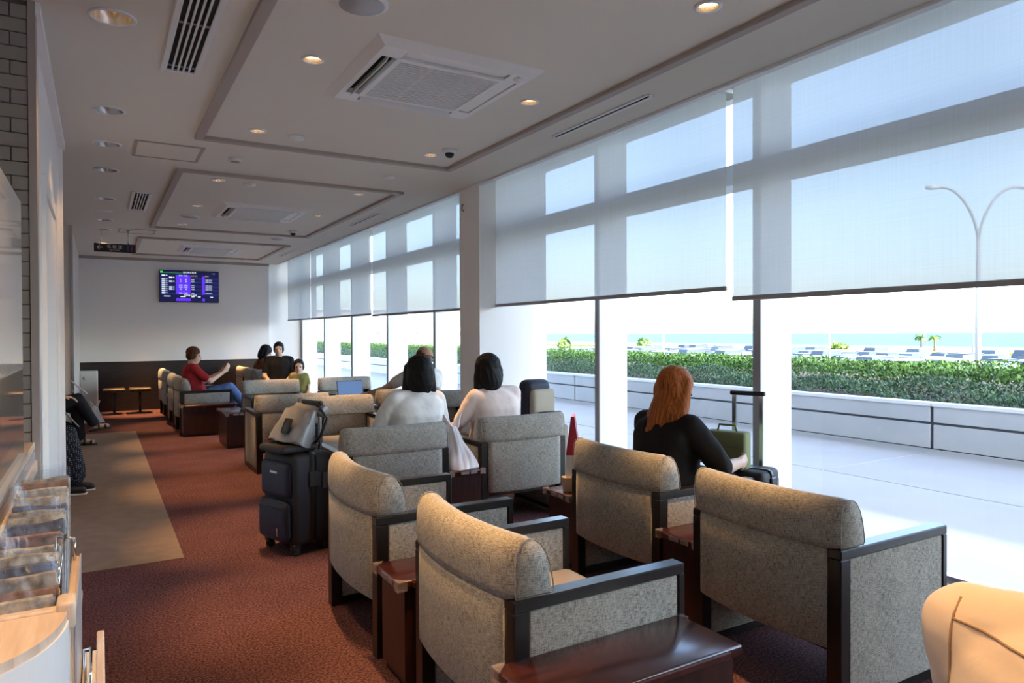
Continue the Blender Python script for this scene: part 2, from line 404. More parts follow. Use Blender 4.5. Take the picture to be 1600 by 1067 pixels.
# bead chain by the column
ch = MB()
for yy in (5.93, 5.97): ch.tube([(3.29, yy, H), (3.29, yy, 1.05 + (.3 if yy > 5.95 else 0))], .0025, 5)
b = ch.build('blind_chain', GREYP); tag(b, 'thin bead chain of a blind hanging beside the white column', 'chain')
cw = MB().lathe([(.002, 0), (.008, .005), (.008, .05), (.003, .055)], 8).build('chain_weight', GREYP, b); cw.location = (3.29, 5.97, 1.31)

# ------------------------------------------------------------------ ceiling fittings
def ac(x, y, label, fine):
    t = thing('ceiling_air_conditioner', label, 'air conditioner', (x, y, H), 0, 'cassette air conditioners in the ceiling')
    S = .475; z1 = 0; z0 = -.032
    f = MB()
    inn = .285; s0 = .315; s1 = .395; sl = .30
    def ring(a, b, zt, zb):
        for (x0, x1, y0, y1) in ((-b, -a, -b, b), (a, b, -b, b), (-a, a, -b, -a), (-a, a, a, b)): f.box(x0, x1, y0, y1, zb, zt)
    # outer chamfered rim
    f.add([(-S, -S, 0), (S, -S, 0), (S, S, 0), (-S, S, 0), (-S + .05, -S + .05, z0), (S - .05, -S + .05, z0), (S - .05, S - .05, z0), (-S + .05, S - .05, z0)],
          [(0, 1, 5, 4), (1, 2, 6, 5), (2, 3, 7, 6), (3, 0, 4, 7)])
    ring(s1, S - .05, 0, z0); ring(inn, s0, 0, z0 - .004)
    for sx in (-1, 1):
        for sy in (-1, 1):
            a, b = sorted((sx * s0, sx * s1)); c, d = sorted((sy * s0, sy * s1)); f.box(a, b, c, d, z0, 0)
    for s in (-1, 1):
        for a, b in ((-s0, -sl), (sl, s0)):
            c, d = sorted((s * s0, s * s1)); f.box(c, d, a, b, z0, 0); f.box(a, b, c, d, z0, 0)
    f.build('panel_frame', WHITE, t)
    MB().box(-s1, s1, -s1, s1, -.004, -.001).build('dark_recess', DARKG, t)
    for k in range(4):
        M = Matrix.Rotation(k * PI / 2, 4, 'Z') @ Matrix.Translation((0, -(s0 + s1) / 2, -.022)) @ Matrix.Rotation(1.15 if k in (2, 3) else .05, 4, 'X')
        MB().box(-sl + .01, sl - .01, -.034, .034, -.003, .003, M=M).build('air_vane', WHITE, t)
    n = 26 if fine else 20
    g = MB()
    for i in range(n):
        yy = -inn + .01 + (2 * inn - .02) * i / (n - 1)
        if fine: MB().box(-inn, inn, yy - .0045, yy + .0045, -.034, -.024).build('grille_slat', WHITE, t)
        else: g.box(-inn, inn, yy - .0055, yy + .0055, -.034, -.024)
    for xx in (-.1, .1): g.box(xx - .004, xx + .004, -inn, inn, -.032, -.02)
    g.build('intake_grille', WHITE, t)
    MB().box(-inn, inn, -inn, inn, -.012, -.008).build('filter', GREYP, t)
    T = Matrix.Translation((s0 + .05, -s0 - .05, z0 - .003))
    MB().lathe([(.03, -.002), (.034, .006)], 16, T).build('sensor_eye', WHITE, t)
    return t
ac(1.625, 3.63, 'large white cassette air conditioner in the nearest framed ceiling field', True)
ac(1.625, 8.45, 'white cassette air conditioner in the second framed ceiling field', False)
ac(1.60, 12.5, 'smallest and farthest cassette air conditioner near the far wall', False)

def downlight(x, y, label, k=1.0):
    t = thing('recessed_downlight', label, 'downlight', (x, y, H), 0, 'small warm downlights')
    MB().lathe([(.060, .0), (.060, -.006), (.046, -.007), (.044, .0)], 24, cap=False).build('bezel', WHITEM, t)
    MB().lathe([(.044, -.004), (.037, .022)], 24, cap=False).build('reflector', CONE, t)
    MB().lathe([(.036, .0), (.036, .004)], 20, Matrix.Translation((0, 0, .016))).build('lens', LAMPON, t)
    L = bpy.data.lights.new('downlight_lamp', 'SPOT'); L.energy = DOWNLIGHT_W * k; L.color = WARM; L.spot_size = math.radians(38); L.spot_blend = .8; L.shadow_soft_size = .035
    o = bpy.data.objects.new('lamp', L); COL.objects.link(o); o.parent = t; o.location = (0, 0, -.015)
DL = [(.975, .72, 'downlight above the beige shoulder, outside the picture'), (2.30, .72, 'downlight near the right edge ahead of the picture'),
      (.975, 2.18, 'downlight above the front left armchair, just outside the picture'), (2.30, 2.18, 'warm downlight at the top edge, right of the big air conditioner'),
      (.966, 3.63, 'warm downlight left of the big air conditioner'), (2.29, 3.63, 'warm downlight right of the big air conditioner'),
      (.966, 5.09, 'warm downlight at the far left corner of the nearest framed field'), (2.28, 5.09, 'warm downlight beside the dome camera'),
      (.955, 6.88, 'warm downlight at the near left of the second framed field'), (2.28, 6.88, 'warm downlight at the near right of the second framed field'),
      (.94, 8.35, 'warm downlight left of the second air conditioner'), (2.27, 8.35, 'warm downlight right of the second air conditioner'),
      (.93, 9.85, 'warm downlight at the far left of the second framed field'), (2.29, 9.9, 'warm downlight at the far right of the second framed field'),
      (.93, 11.75, 'warm downlight at the near left of the farthest framed field'), (2.29, 11.75, 'warm downlight at the near right of the farthest framed field'),
      (.70, 13.95, 'warm downlight close to the far wall left of the screen'), (2.35, 13.95, 'warm downlight close to the far wall right of the screen')]
for x, y, l in DL: downlight(x, y, l, .42 if y < 1 else 3.0 if y > 13 else 1.0)

ORDW = ['first', 'one before the first', 'second before the first', 'second', 'third', 'fourth', 'fifth', 'sixth', 'seventh']
ORD = ['nearest', 'second', 'third', 'fourth', 'fifth', 'sixth', 'seventh']
for i, y in enumerate((3.6, 2.11, .62, 5.09, 6.0, 6.93, 8.39, 9.94, 10.84)):
    t = thing('wall_washer_downlight', '%s of the wide silver downlights along the left of the ceiling' % ORDW[i], 'downlight', (.065, y, H), 0, 'wide silver downlights in the left row')
    MB().lathe([(.098, 0), (.098, -.006), (.082, -.007), (.080, 0)], 28, cap=False).build('bezel', WHITEM, t)
    T = Matrix.Translation((0, 0, .0)) @ Matrix.Rotation(-.0, 4, 'X')
    MB().lathe([(.080, -.003), (.074, .02), (.05, .07), (.035, .075)], 28, T, cap=False).build('reflector_cone', CONE, t)
    MB().lathe([(.001, .069), (.05, .07)], 20, T, cap=False).build('lens', LAMPON if i < 3 else CONE, t)
    # pocket in the ceiling for the cone: dark can that stands proud of nothing
    L = bpy.data.lights.new('washer_lamp', 'SPOT'); L.energy = WASH_W * (1.0 if i == 0 else 3.5 if i in (1, 2) else .8); L.color = WARM; L.spot_size = math.radians(85); L.spot_blend = .8; L.shadow_soft_size = .05
    o = bpy.data.objects.new('lamp', L); COL.objects.link(o); o.parent = t; o.location = (0, 0, -.015)

def disc(name, x, y, r, d, label, m, cat):
    t = thing(name, label, cat, (x, y, H))
    MB().lathe([(r, 0), (r, -d * .5), (r * .9, -d), (r * .86, -d)], 28).build('rim', WHITE, t)
    MB().lathe([(r * .84, -d * .9), (r * .84, -d - .001), (.005, -d - .0015)], 28).build('grille' if r > .08 else 'cap', m, t)
GREYG = mat('speaker_grille', (.45, .45, .46), .6)
disc('ceiling_speaker', .985, 2.91, .115, .012, 'round grey ceiling speaker cut by the top edge', GREYG, 'speaker')
disc('ceiling_speaker', .955, 9.16, .105, .012, 'round grey ceiling speaker left of the second air conditioner', GREYG, 'speaker')
disc('ceiling_speaker', 2.29, 10.67, .105, .012, 'round grey ceiling speaker right of the farthest framed field', GREYG, 'speaker')
disc('ceiling_plate', .06, 9.22, .095, .006, 'pale blank round plate in the left ceiling row', WHITE, 'cover plate')
disc('smoke_detector', 1.235, 5.10, .055, .022, 'white round detector right of the far left downlight of the near field', WHITE, 'detector')
disc('smoke_detector', .965, 6.01, .045, .022, 'small detector between the two framed ceiling fields', GREYP, 'detector')
disc('smoke_detector', 2.28, 6.01, .055, .006, 'flat white disc between the framed fields near the column', WHITE, 'detector')
disc('smoke_detector', 1.24, 6.94, .055, .012, 'white flat detector in the near part of the second framed field', WHITE, 'detector')
def domecam(x, y, label):
    t = thing('dome_camera', label, 'camera', (x, y, H))
    MB().lathe([(.058, 0), (.058, -.018), (.045, -.03), (.04, -.03)], 24).build('housing', WHITE, t)
    MB().lathe([(.036, -.028), (.034, -.045), (.022, -.06), (.002, -.066)], 20).build('dome', BLACKP, t)
domecam(2.345, 4.88, 'white dome camera with a black eye in the near framed field')
domecam(2.31, 9.78, 'white dome camera with a black eye in the second framed field')
def panel(x0, x1, y0, y1, label):
    t = thing('ceiling_access_panel', label, 'access panel', ((x0 + x1) / 2, (y0 + y1) / 2, H))
    a = (x1 - x0) / 2; b = (y1 - y0) / 2; f = MB(); w_ = .022
    for q in ((-a, -a + w_, -b, b), (a - w_, a, -b, b), (-a + w_, a - w_, -b, -b + w_), (-a + w_, a - w_, b - w_, b)): f.box(*q, -.006, .002)
    f.build('frame', TRIMM, t); MB().box(-a + w_, a - w_, -b + w_, b - w_, -.002, .002).build('lid', CEIL, t)
panel(.235, .71, 5.76, 6.27, 'framed ceiling access panel left of the gap between the framed fields')
panel(.235, .68, 10.62, 11.05, 'framed ceiling access panel above the hanging sign')
def grille(x0, x1, y0, y1, n, label, cross):
    t = thing('linear_air_grille', label, 'air grille', ((x0 + x1) / 2, (y0 + y1) / 2, H))
    a = (x1 - x0) / 2; b = (y1 - y0) / 2
    MB().box(-a, a, -b, b, -.003, .001).build('dark_slot', DARKG, t)
    f = MB()
    for q in ((-a - .028, -a, -b - .028, b + .028), (a, a + .028, -b - .028, b + .028), (-a, a, -b - .028, -b), (-a, a, b, b + .028)): f.box(*q, -.012, .001, .003, 1)
    f.build('frame', WHITEM, t)
    for i in range(1, n):
        xx = -a + 2 * a * i / n
        MB().box(xx - .0045, xx + .0045, -b, b, -.012, -.002).build('slat', WHITEM, t)
    for c in cross: MB().box(-a, a, c - b - .004, c - b + .004, -.011, -.003).build('cross_bar', GREYP, t)
grille(.322, .455, 2.7, 4.13, 5, 'long dark slatted air grille at the top left of the ceiling', (.10, .78, 1.36))
grille(.322, .445, 7.86, 8.92, 5, 'small dark slatted air grille beside the second framed field', (.1, .5))
def slot(y0, y1, label):
    t = thing('slot_diffuser', label, 'air diffuser', (2.85, (y0 + y1) / 2, H)); b = (y1 - y0) / 2
    MB().box(-.03, -.012, -b, b, -.008, .001).box(.012, .03, -b, b, -.008, .001).box(-.012, .012, -b - .02, -b, -.008, .001).box(-.012, .012, b, b + .02, -.008, .001).build('frame', WHITEM, t)
    MB().box(-.012, .012, -b, b, -.003, .001).build('dark_slot', DARKG, t)
slot(3.17, 4.17, 'long thin slot diffuser beside the windows at the upper right')
slot(7.87, 8.9, 'thin slot diffuser beside the second framed field')
slot(11.95, 13.0, 'thin slot diffuser nearest the far wall')
# small hook on the column
tag(MB().tube([(3.112, 6.17, 2.66), (3.10, 6.17, 2.655), (3.095, 6.17, 2.62), (3.10, 6.17, 2.60), (3.118, 6.17, 2.60)], .008, 6).build('wall_hook', GREYP), 'small hook high on the white column', 'hook')

# ------------------------------------------------------------------ text
def text_mesh(s, size, M, mat_, name, parent, align='CENTER', ext=.001):
    c = bpy.data.curves.new(name, 'FONT'); c.body = s; c.size = size; c.align_x = align; c.align_y = 'CENTER'; c.extrude = ext; c.resolution_u = 3
    o = bpy.data.objects.new(name, c); COL.objects.link(o)
    dg = bpy.context.evaluated_depsgraph_get(); me = bpy.data.meshes.new_from_object(o.evaluated_get(dg)); bpy.data.objects.remove(o); bpy.data.curves.remove(c)
    me.materials.clear(); me.materials.append(mat_); me.transform(M); me.name = name
    q = bpy.data.objects.new(name, me); COL.objects.link(q); q.parent = parent; return q
FACE = Matrix.Rotation(PI / 2, 4, 'X')          # text upright, read from -y
# hanging rest room sign
sg = thing('hanging_sign', 'black hanging rest room sign with a white arrow', 'sign', (.195, 10.8, 2.50))
SW = mat('sign_white', (.75, .73, .70), .5); SB = mat('sign_blue', (.03, .10, .30), .5); SR = mat('sign_red', (.35, .03, .08), .5)
MB().box(-.245, .245, -.015, .015, 0, .115, .003, 1).build('sign_board', BLACKP, sg)
for x in (-.165, .155):
    r = MB().tube([(x, 0, .115), (x, 0, H - 2.50)], .006, 8).build('rod', STEEL, sg)
    MB().lathe([(.035, H - 2.506), (.035, H - 2.50)], 16, Matrix.Translation((x, 0, 0))).build('ceiling_cup', STEEL, r)
a = MB().box(-.20, -.145, -.018, -.014, .052, .062)
for s in (-1, 1): a.box(0, .042, -.0015, .0015, -.005, .005, M=Matrix.Translation((-.208, -.0165, .057)) @ Matrix.Rotation(-s * PI / 4, 4, 'Y'))
a.build('arrow', SW, sg)
text_mesh('化 粧 室', .052, Matrix.Translation((-.005, -.0155, .068)) @ FACE, SW, 'lettering', sg)
text_mesh('REST ROOMS', .020, Matrix.Translation((-.005, -.0155, .026)) @ FACE, SW, 'small_lettering', sg)
for x, m_, sk in ((.15, SB, False), (.195, SR, True)):
    p = MB().lathe([(.011, -.001), (.011, .001)], 14, Matrix.Translation((x, -.016, .092)) @ FACE)
    if sk: p.prism([(-.006, .02), (.006, .02), (.018, -.016), (-.018, -.016)], -.001, .001, Matrix.Translation((x, -.016, .058)) @ FACE)
    else: p.box(x - .013, x + .013, -.017, -.015, .045, .08)
    p.box(x - .009, x - .002, -.017, -.015, .015, .045).box(x + .002, x + .009, -.017, -.015, .015, .045)
    p.build('pictogram', m_, sg)

# flight information screen on the far wall
tv = thing('flight_information_screen', 'flight information screen with blue and purple rows on the far wall', 'screen', (1.485, YF, 2.0))
def em(name, c, s): return mat(name, (0, 0, 0), .4, emit=c, es=s)
E_BG = em('screen_navy', (.004, .005, .05), 1); E_PU = em('screen_purple', (.10, .03, .75), 1); E_WH = em('screen_white', (.75, .85, .95), 1)
E_DB = em('screen_blue', (.010, .014, .12), 1); E_GR = em('screen_green', (.06, .55, .05), 1); E_YE = em('screen_yellow', (.6, .5, .05), 1)
MB().box(-.515, .515, -.075, -.02, 0, .60, .004, 1).box(-.2, .2, -.03, 0, .1, .5).build('casing', BLACKP, tv)
def strip(mb, x0, x1, z0, z1, y=-.0765): mb.quad((x0, y, z0), (x1, y, z0), (x1, y, z1), (x0, y, z1))
b = MB(); strip(b, -.505, .505, .012, .588); b.build('display', E_BG, tv)
b = MB()
for i in range(10):
    z = .505 - i * .0365
    if i % 2: strip(b, -.505, .505, z - .036, z, -.0768)
b.build('row_band', E_DB, tv)
for q in ((-.235, .015, .150, .515), (.215, .265, .150, .50), (-.235, .015, .022, .075), (.22, .265, .022, .075)):
    b = MB(); strip(b, *q, -.0772); b.build('purple_column', E_PU, tv)
b = MB()
for i in (0, 2, 3, 4, 5, 6, 7, 8, 9): strip(b, -.475, -.415, .488 - i * .0365, .512 - i * .0365, -.0776); strip(b, -.405, -.38, .494 - i * .0365, .508 - i * .0365, -.0776)
for i in (1, 3, 6, 7): strip(b, -.352, -.300, .488 - i * .0365, .512 - i * .0365, -.0776); strip(b, -.292, -.262, .494 - i * .0365, .508 - i * .0365, -.0776)
strip(b, -.44, -.33, .103, .118, -.0776); strip(b, -.16, -.07, .098, .113, -.0776); strip(b, .36, .41, .098, .113, -.0776); strip(b, .14, .19, .098, .113, -.0776); strip(b, .03, .08, .098, .113, -.0776)
b.build('white_fields', E_WH, tv)
b = MB(); strip(b, -.50, -.455, .545, .582, -.0776); strip(b, -.45, -.12, .548, .553, -.0776); b.build('green_logo', E_GR, tv)
T = lambda x, z: Matrix.Translation((x, -.0782, z)) @ FACE
text_mesh('国内線出発便', .038, T(.0, .560), E_WH, 'title', tv, ext=0)
text_mesh('国際線出発便', .038, T(.01, .128), E_WH, 'title', tv, ext=0)
RN = ['東京／羽田', '', '札　　幌', '沖　　縄', '', '東京／成田', '東京／羽田', '福　　岡', '', '東京／羽田']
for i, s in enumerate(RN):
    z = .500 - i * .0365
    if s:
        text_mesh(s, .030, T(-.11, z), E_WH, 'row_lettering', tv, ext=0)
        text_mesh('出発 定刻' if i == 0 else '定刻', .026, T(.08 if i == 0 else .055, z), E_YE if i == 0 else E_WH, 'row_lettering', tv, ext=0)
        text_mesh('搭乗中' if i == 0 else '搭乗手続中', .024, T(.30 if i == 0 else .335, z), E_YE if i == 0 else E_WH, 'row_lettering', tv, ext=0)
text_mesh('12:45', .024, T(.42, .556), E_YE, 'clock', tv, ext=0)

# ------------------------------------------------------------------ armchairs (local: faces +x, origin under the rear middle)
CW = .73; CD = .675
def bow(v): return .045 * (1 - (2 * v - 1) ** 2)      # the backs bow outwards
def make_chair(label):
    t = thing('armchair', label, 'armchair', (0, 0, 0), 0, 'lounge armchairs')
    hw = CW / 2
    # head cushion spanning the full width
    prof = [(.004, .602), (.000, .63), (.001, .70), (.007, .744), (.021, .769), (.044, .780), (.072, .778), (.098, .763), (.120, .733), (.138, .685), (.147, .637), (.149, .611), (.142, .602)]
    m = MB(); n = len(prof); nv = 20; vs = []; fs = []
    for j in range(nv + 1):
        v = j / nv; y = -hw + CW * v; e = min(v, 1 - v) * CW; r = .022
        k = 1 if e >= r else math.sqrt(max(0, 1 - ((r - e) / r) ** 2)) * .25 + .75
        for (x, z) in prof:
            cx, cz = .07, .69
            vs.append((cx + (x - cx) * k - bow(v), y, cz + (z - cz) * (k * .4 + .6)))
    for j in range(nv):
        for i in range(n):
            i2 = (i + 1) % n; fs.append((j * n + i, j * n + i2, (j + 1) * n + i2, (j + 1) * n + i))
    fs.append(tuple(range(n))); fs.append(tuple(nv * n + i for i in reversed(range(n))))
    m.add(vs, fs, True)
    hc = m.build('head_cushion', FAB, t)
    for s in (0, 1):
        pi = MB()
        pts = [(.07 + (x - .07) * .915 - bow(s), -hw + .006 + (CW - .012) * s, .69 + (z - .69) * .962) for x, z in prof]; pi.tube(pts + pts[:1], .0022, 5); pi.build('seam_piping', FAB, hc)
    # bowed back panel
    m = MB(); nv = 16; vs = []; fs = []
    sec = [(.012, .235), (.0, .25), (.0, .585), (.006, .604), (.055, .604), (.060, .585), (.060, .25), (.05, .235)]
    n = len(sec)
    for j in range(nv + 1):
        v = .075 + .85 * j / nv; y = -hw + CW * v
        for x, z in sec: vs.append((x - bow(v) + .004, y, z))
    for j in range(nv):
        for i in range(n):
            i2 = (i + 1) % n; fs.append((j * n + i, j * n + i2, (j + 1) * n + i2, (j + 1) * n + i))
    fs.append(tuple(range(n))); fs.append(tuple(nv * n + i for i in reversed(range(n))))
    m.add(vs, fs, True); m.build('back_panel', FAB, t)
    MB().box(.10, .665, -hw + .062, hw - .062, .26, .405, .035, 3).build('seat_cushion', VINYL, t)
    MB().box(.075, .66, -hw + .06, hw - .06, .19, .255).build('seat_frame', BLACKWOOD, t)
    for s in (-1, 1):
        a, b = sorted((s * hw, s * (hw - .06)))
        MB().box(0, CD, a, b, .566, .602, .004, 1).build('armrest', BLACKWOOD, t)
        MB().box(0, .055, a, b, 0, .566, .003, 1).build('rear_post', BLACKWOOD, t)
        MB().box(CD - .028, CD, a, b, 0, .566, .003, 1).build('front_post', BLACKWOOD, t)
        MB().box(.055, CD - .028, a, b, .012, .04).build('bottom_rail', BLACKWOOD, t)
        MB().box(.056, CD - .029, a + .004, b - .004, .041, .565, .007, 2).build('side_panel', FAB, t)
    return t
CHAIRS = [  # x, y of the rear middle, heading (0 faces +x, 90 faces +y), label
    (1.022, 2.08, 0, 'front left armchair with a warm lit head cushion, the large dark table beside it'),
    (2.262, 1.88, -1, 'nearest right armchair with its side panel facing us, beside the window'),
    (1.000, 3.175, 0, 'left armchair behind the front left one, beside the standing suitcase'),
    (2.330, 2.89, 0, 'armchair in which the red-haired woman in black sits'),
    (1.690, 4.31, 90, 'armchair seen from behind under the woman in the white top'),
    (2.700, 4.36, 90, 'armchair seen from behind under the woman in the pale pink top'),
    (1.985, 6.77, -90, 'empty armchair facing us behind the suitcase and the grey bag'),
    (1.690, 7.17, 90, 'armchair with its pale left side lit, back to back with the empty one'),
    (2.990, 6.77, -90, 'armchair facing us half hidden behind the two dark-haired women'),
    (2.950, 7.17, 90, 'armchair of the person in the brown cap with the laptop'),
    (1.960, 9.65, -90, 'armchair facing us right of the jeans knee, before the family'),
    (2.960, 9.66, -90, 'armchair facing us by the window behind the blue laptop'),
    (0.950, 10.93, 0, 'armchair of the man in the red shirt'),
    (0.945, 11.93, 0, 'armchair directly behind the one of the man in the red shirt'),
    (0.940, 12.96, 0, 'third armchair of the left row counted from the man in red'),
    (0.940, 13.80, 0, 'last armchair of the left row, nearest the dark wainscot'),
    (2.640, 12.58, -90, 'armchair of the man in the black shirt near the far windows'),
    (2.300, 13.20, 0, 'nearer of the two end-on armchairs by the wainscot, with a woman in it'),
    (2.290, 14.02, 0, 'farther of the two end-on armchairs by the wainscot'),
    (1.030, .325, 0, 'armchair of the person in beige, below the picture edge'),
]
c0 = make_chair(CHAIRS[0][3])
for i, (x, y, a, l) in enumerate(CHAIRS):
    if i == 0: c0.location = (x, y, 0); c0.rotation_euler.z = math.radians(a)
    else: dup(c0, (x, y, 0), math.radians(a), l)

# side tables (local: long axis x, centred, narrow in y)
PAPER = mat('paper_white', (.78, .77, .75), .7); STK = mat('silver_sticker', (.26, .23, .22), .35, .4)
CLEAR = glassm('clear_plastic')
def make_table(label):
    t = thing('side_table', label, 'side table', (0, 0, 0), 0, 'mahogany side tables between the armchairs')
    L, Wd, Ht = .36, .135, .432
    m = MB(); m.box(-L, L, -Wd, Wd, Ht - .034, Ht, .007, 2); m.build('table_top', MAHOG, t)
    MB().box(-L + .03, L - .03, -Wd + .012, Wd - .012, .035, Ht - .034).build('cabinet_body', MAHOGB, t)
    MB().box(-L + .045, L - .045, -Wd + .02, Wd - .02, 0, .035).build('plinth', BLACKWOOD, t)
    MB().box(-L + .06, L - .06, Wd + .0, Wd + .009, Ht - .028, Ht - .006, .003, 1).box(-L + .06, L - .06, -Wd - .009, -Wd, Ht - .028, Ht - .006, .003, 1).build('edge_band', MAHOGD, t)
    for sx, sy in ((-1, -1), (-1, 1), (1, 1)):
        g = MB(); x, y = sx * L, sy * Wd
        a, b = sorted((x + sx * .004, x - sx * .035)); c, d = sorted((y + sy * .004, y - sy * .035))
        g.add([(x + sx * .004, y + sy * .004, Ht + .002), (x - sx * .045, y + sy * .004, Ht + .002), (x + sx * .004, y - sy * .045, Ht + .002)], [(0, 1, 2)])
        g.box(*sorted((x + sx * .001, x + sx * .005)), c, d, Ht - .036, Ht + .002).box(a, b, *sorted((y + sy * .001, y + sy * .005)), Ht - .036, Ht + .002)
        g.build('corner_guard', CLEARP, t)
    MB().box(-L - .002, -L, -.075, -.025, Ht - .028, Ht - .008).box(-L - .002, -L, -.012, .05, Ht - .028, Ht - .008).build('sticker', STK, t)
    return t
CLEARP = mat('clear_guard', (.45, .38, .36), .2, spec=.8); CLEARP.node_tree.nodes['Principled BSDF'].inputs['Alpha'].default_value = .3
TABLES = [(1.315, 1.585, 0, 'large looking dark side table in the front, beside the front left armchair'),
          (1.33, 2.622, 0, 'red lit side table between the two left armchairs'),
          (2.665, 2.385, 0, 'side table between the two right armchairs near the window'),
          (2.70, 3.43, 0, 'side table with the red and white paper bag'),
          (2.193, 4.66, 90, 'side table with the white plastic bag, between the two women'),
          (1.455, 6.41, 90, 'side table with a red lit flank behind the suitcase'),
          (2.487, 6.41, 90, 'side table between the two armchairs facing us'),
          (2.205, 7.52, 90, 'side table hidden behind the empty armchair, near the laptop'),
          (1.435, 9.29, 90, 'side table with a shiny top left of the armchairs facing us'),
          (2.46, 9.29, 90, 'side table between the two far armchairs facing us'),
          (1.29, 10.415, 0, 'long dark side table in front of the man in the red shirt'),
          (1.29, 11.43, 0, 'dark side table behind the chair of the man in red'),
          (1.28, 12.44, 0, 'narrow dark side table end at the far left row')]
t0 = make_table(TABLES[0][3])
for i, (x, y, a, l) in enumerate(TABLES):
    if i == 0: t0.location = (x, y, 0); t0.rotation_euler.z = math.radians(a)
    else: dup(t0, (x, y, 0), math.radians(a), l)

# ------------------------------------------------------------------ suitcase with the grey bag
NAVY = mat('navy_nylon', (.007, .012, .032), .6, bump=.15, bscale=500); BLKN = mat('black_nylon', (.010, .010, .013), .65, bump=.15, bscale=500)
TARP = mat('silver_grey_tarpaulin', (.22, .225, .23), .32, var=.25, vscale=7, spec=.6)
LITE = mat('light_grey_mark', (.6, .62, .65), .4)
def trolley_suitcase(loc, rz, label, front, side, hh, hz, fine=True):
    t = thing('trolley_suitcase', label, 'suitcase', loc, rz)     # local: front (pockets) faces -x
    b = MB().box(-.13, .15, -.19, .19, .06, hh, .035, 3).build('shell', side, t)
    MB().box(-.002, .012, -.193, .193, .058, hh + .003, .03, 2).build('zip_band', BLACKP, b)
    p = MB().box(-.185, -.12, -.165, .165, .085, .34, .04, 3).build('lower_pocket', front, t)
    MB().tube([(-.19, -.13, .30), (-.192, 0, .305), (-.19, .13, .30)], .004, 5).build('zipper', BLACKP, p)
    q = MB().box(-.165, -.12, -.16, .16, .36, hh - .05, .03, 3).build('upper_pocket', front, t)
    MB().box(-.168, -.164, -.05, .03, hh - .12, hh - .108).build('emblem_bar', LITE, q)
    MB().box(-.195, -.19, -.10, -.085, .13, .18).build('zip_puller', STEEL, p)
    MB().box(-.03, .05, -.205, -.19, .42, .52, .006, 1).build('side_handle', BLACKP, t)
    MB().box(.07, .105, -.198, -.188, .40, .50).build('lock', DGREY, t)
    for sx in (-.10, .11):
        for sy in (-.15, .15):
            w_ = MB().box(sx - .03, sx + .03, sy - .025, sy + .025, .04, .075, .008, 1).build('caster', BLACKP, t)
            for d in (-.012, .012): MB().lathe([(.018, -.008), (.024, -.005), (.024, .005), (.018, .008)], 14, Matrix.Translation((sx, sy + d, .024)) @ Matrix.Rotation(PI / 2, 4, 'X')).build('wheel', RUBBER, w_)
    h = MB()
    for sy in (-.085, .085): h.box(.115, .130, sy - .011, sy + .011, hh - .01, hz)
    h.build('handle_tubes', STEEL, t); MB().box(.108, .138, -.11, .11, hz - .012, hz + .016, .008, 2).build('handle_grip', BLACKP, t)
    return t
trolley_suitcase((1.09, 4.58, 0), math.radians(18), 'navy soft suitcase standing on the carpet left of the armchair, grey bag on top', NAVY, BLKN, .63, .93)
bag = thing('roll_top_bag', 'silver grey roll top bag tilted on the navy suitcase', 'bag', (1.05, 4.58, .655), math.radians(22))
def bagfn(u, v):
    a = 2 * PI * u; z = .24 * v; w = .17 - .02 * v; d = .085 * (1 - .75 * v ** 1.5) + .004
    c, s = math.cos(a), math.sin(a); k = (abs(c) ** 3 + abs(s) ** 3) ** (-1 / 3)
    return Vector((d * c * k + .006 * math.sin(9 * a + 11 * v), w * s * k, z + .008 * math.sin(5 * a)))
TB = Matrix.Translation((-.005, 0, .02)) @ Matrix.Rotation(.42, 4, 'Y')
bb = MB().grid(bagfn, 32, 12, TB); bb.prism([(.085 * math.cos(2 * PI * k / 20), .165 * math.sin(2 * PI * k / 20)) for k in range(20)], -.004, .01, TB)
bb.build('bag_body', TARP, bag)
MB().box(-.028, .024, -.155, .155, .225, .30, .012, 2, M=TB @ Matrix.Rotation(.25, 4, 'Y')).build('rolled_top', TARP, bag)
MB().box(-.10, -.088, -.08, -.01, .045, .145, .012, 2, M=TB).build('black_patch', BLACKP, bag)
MB().tube([TB @ Vector((.02, -.15, .26)), TB @ Vector((.09, -.17, .22)), TB @ Vector((.10, -.15, .10)), TB @ Vector((.09, -.11, .02))], .010, 6).tube([TB @ Vector((.02, -.12, .28)), TB @ Vector((.10, -.10, .27)), TB @ Vector((.13, -.10, .12))], .012, 6).build('strap', BLACKP, bag)
sw = MB().box(-.15, .10, -.14, .15, 0, .05, .022, 3, M=Matrix.Translation((0, 0, -.008))).build('jacket', BLKN); sw.location = (1.06, 4.57, .642); sw.rotation_euler.z = math.radians(18)
tag(sw, 'black folded garment between the navy suitcase and the grey bag', 'jacket')

# trolley case by the window with an olive bag
trolley_suitcase((3.36, 2.93, 0), math.radians(20), 'dark trolley case with a raised handle in front of the window', BLKN, BLKN, .56, 1.0)
OLIVE = mat('olive_canvas', (.20, .22, .10), .8, bump=.2, bscale=300)
ob = thing('olive_bag', 'square olive green bag on the trolley case by the window', 'bag', (3.27, 2.95, .562), math.radians(20))
MB().box(-.055, .055, -.13, .13, 0, .225, .02, 3).build('bag_body', OLIVE, ob); MB().box(-.06, -.05, -.125, .125, .13, .215, .006, 2).build('flap', OLIVE, ob)
MB().tube([(0, -.06, .22), (0, -.05, .26), (0, .05, .26), (0, .06, .22)], .007, 6).build('handle', OLIVE, ob)

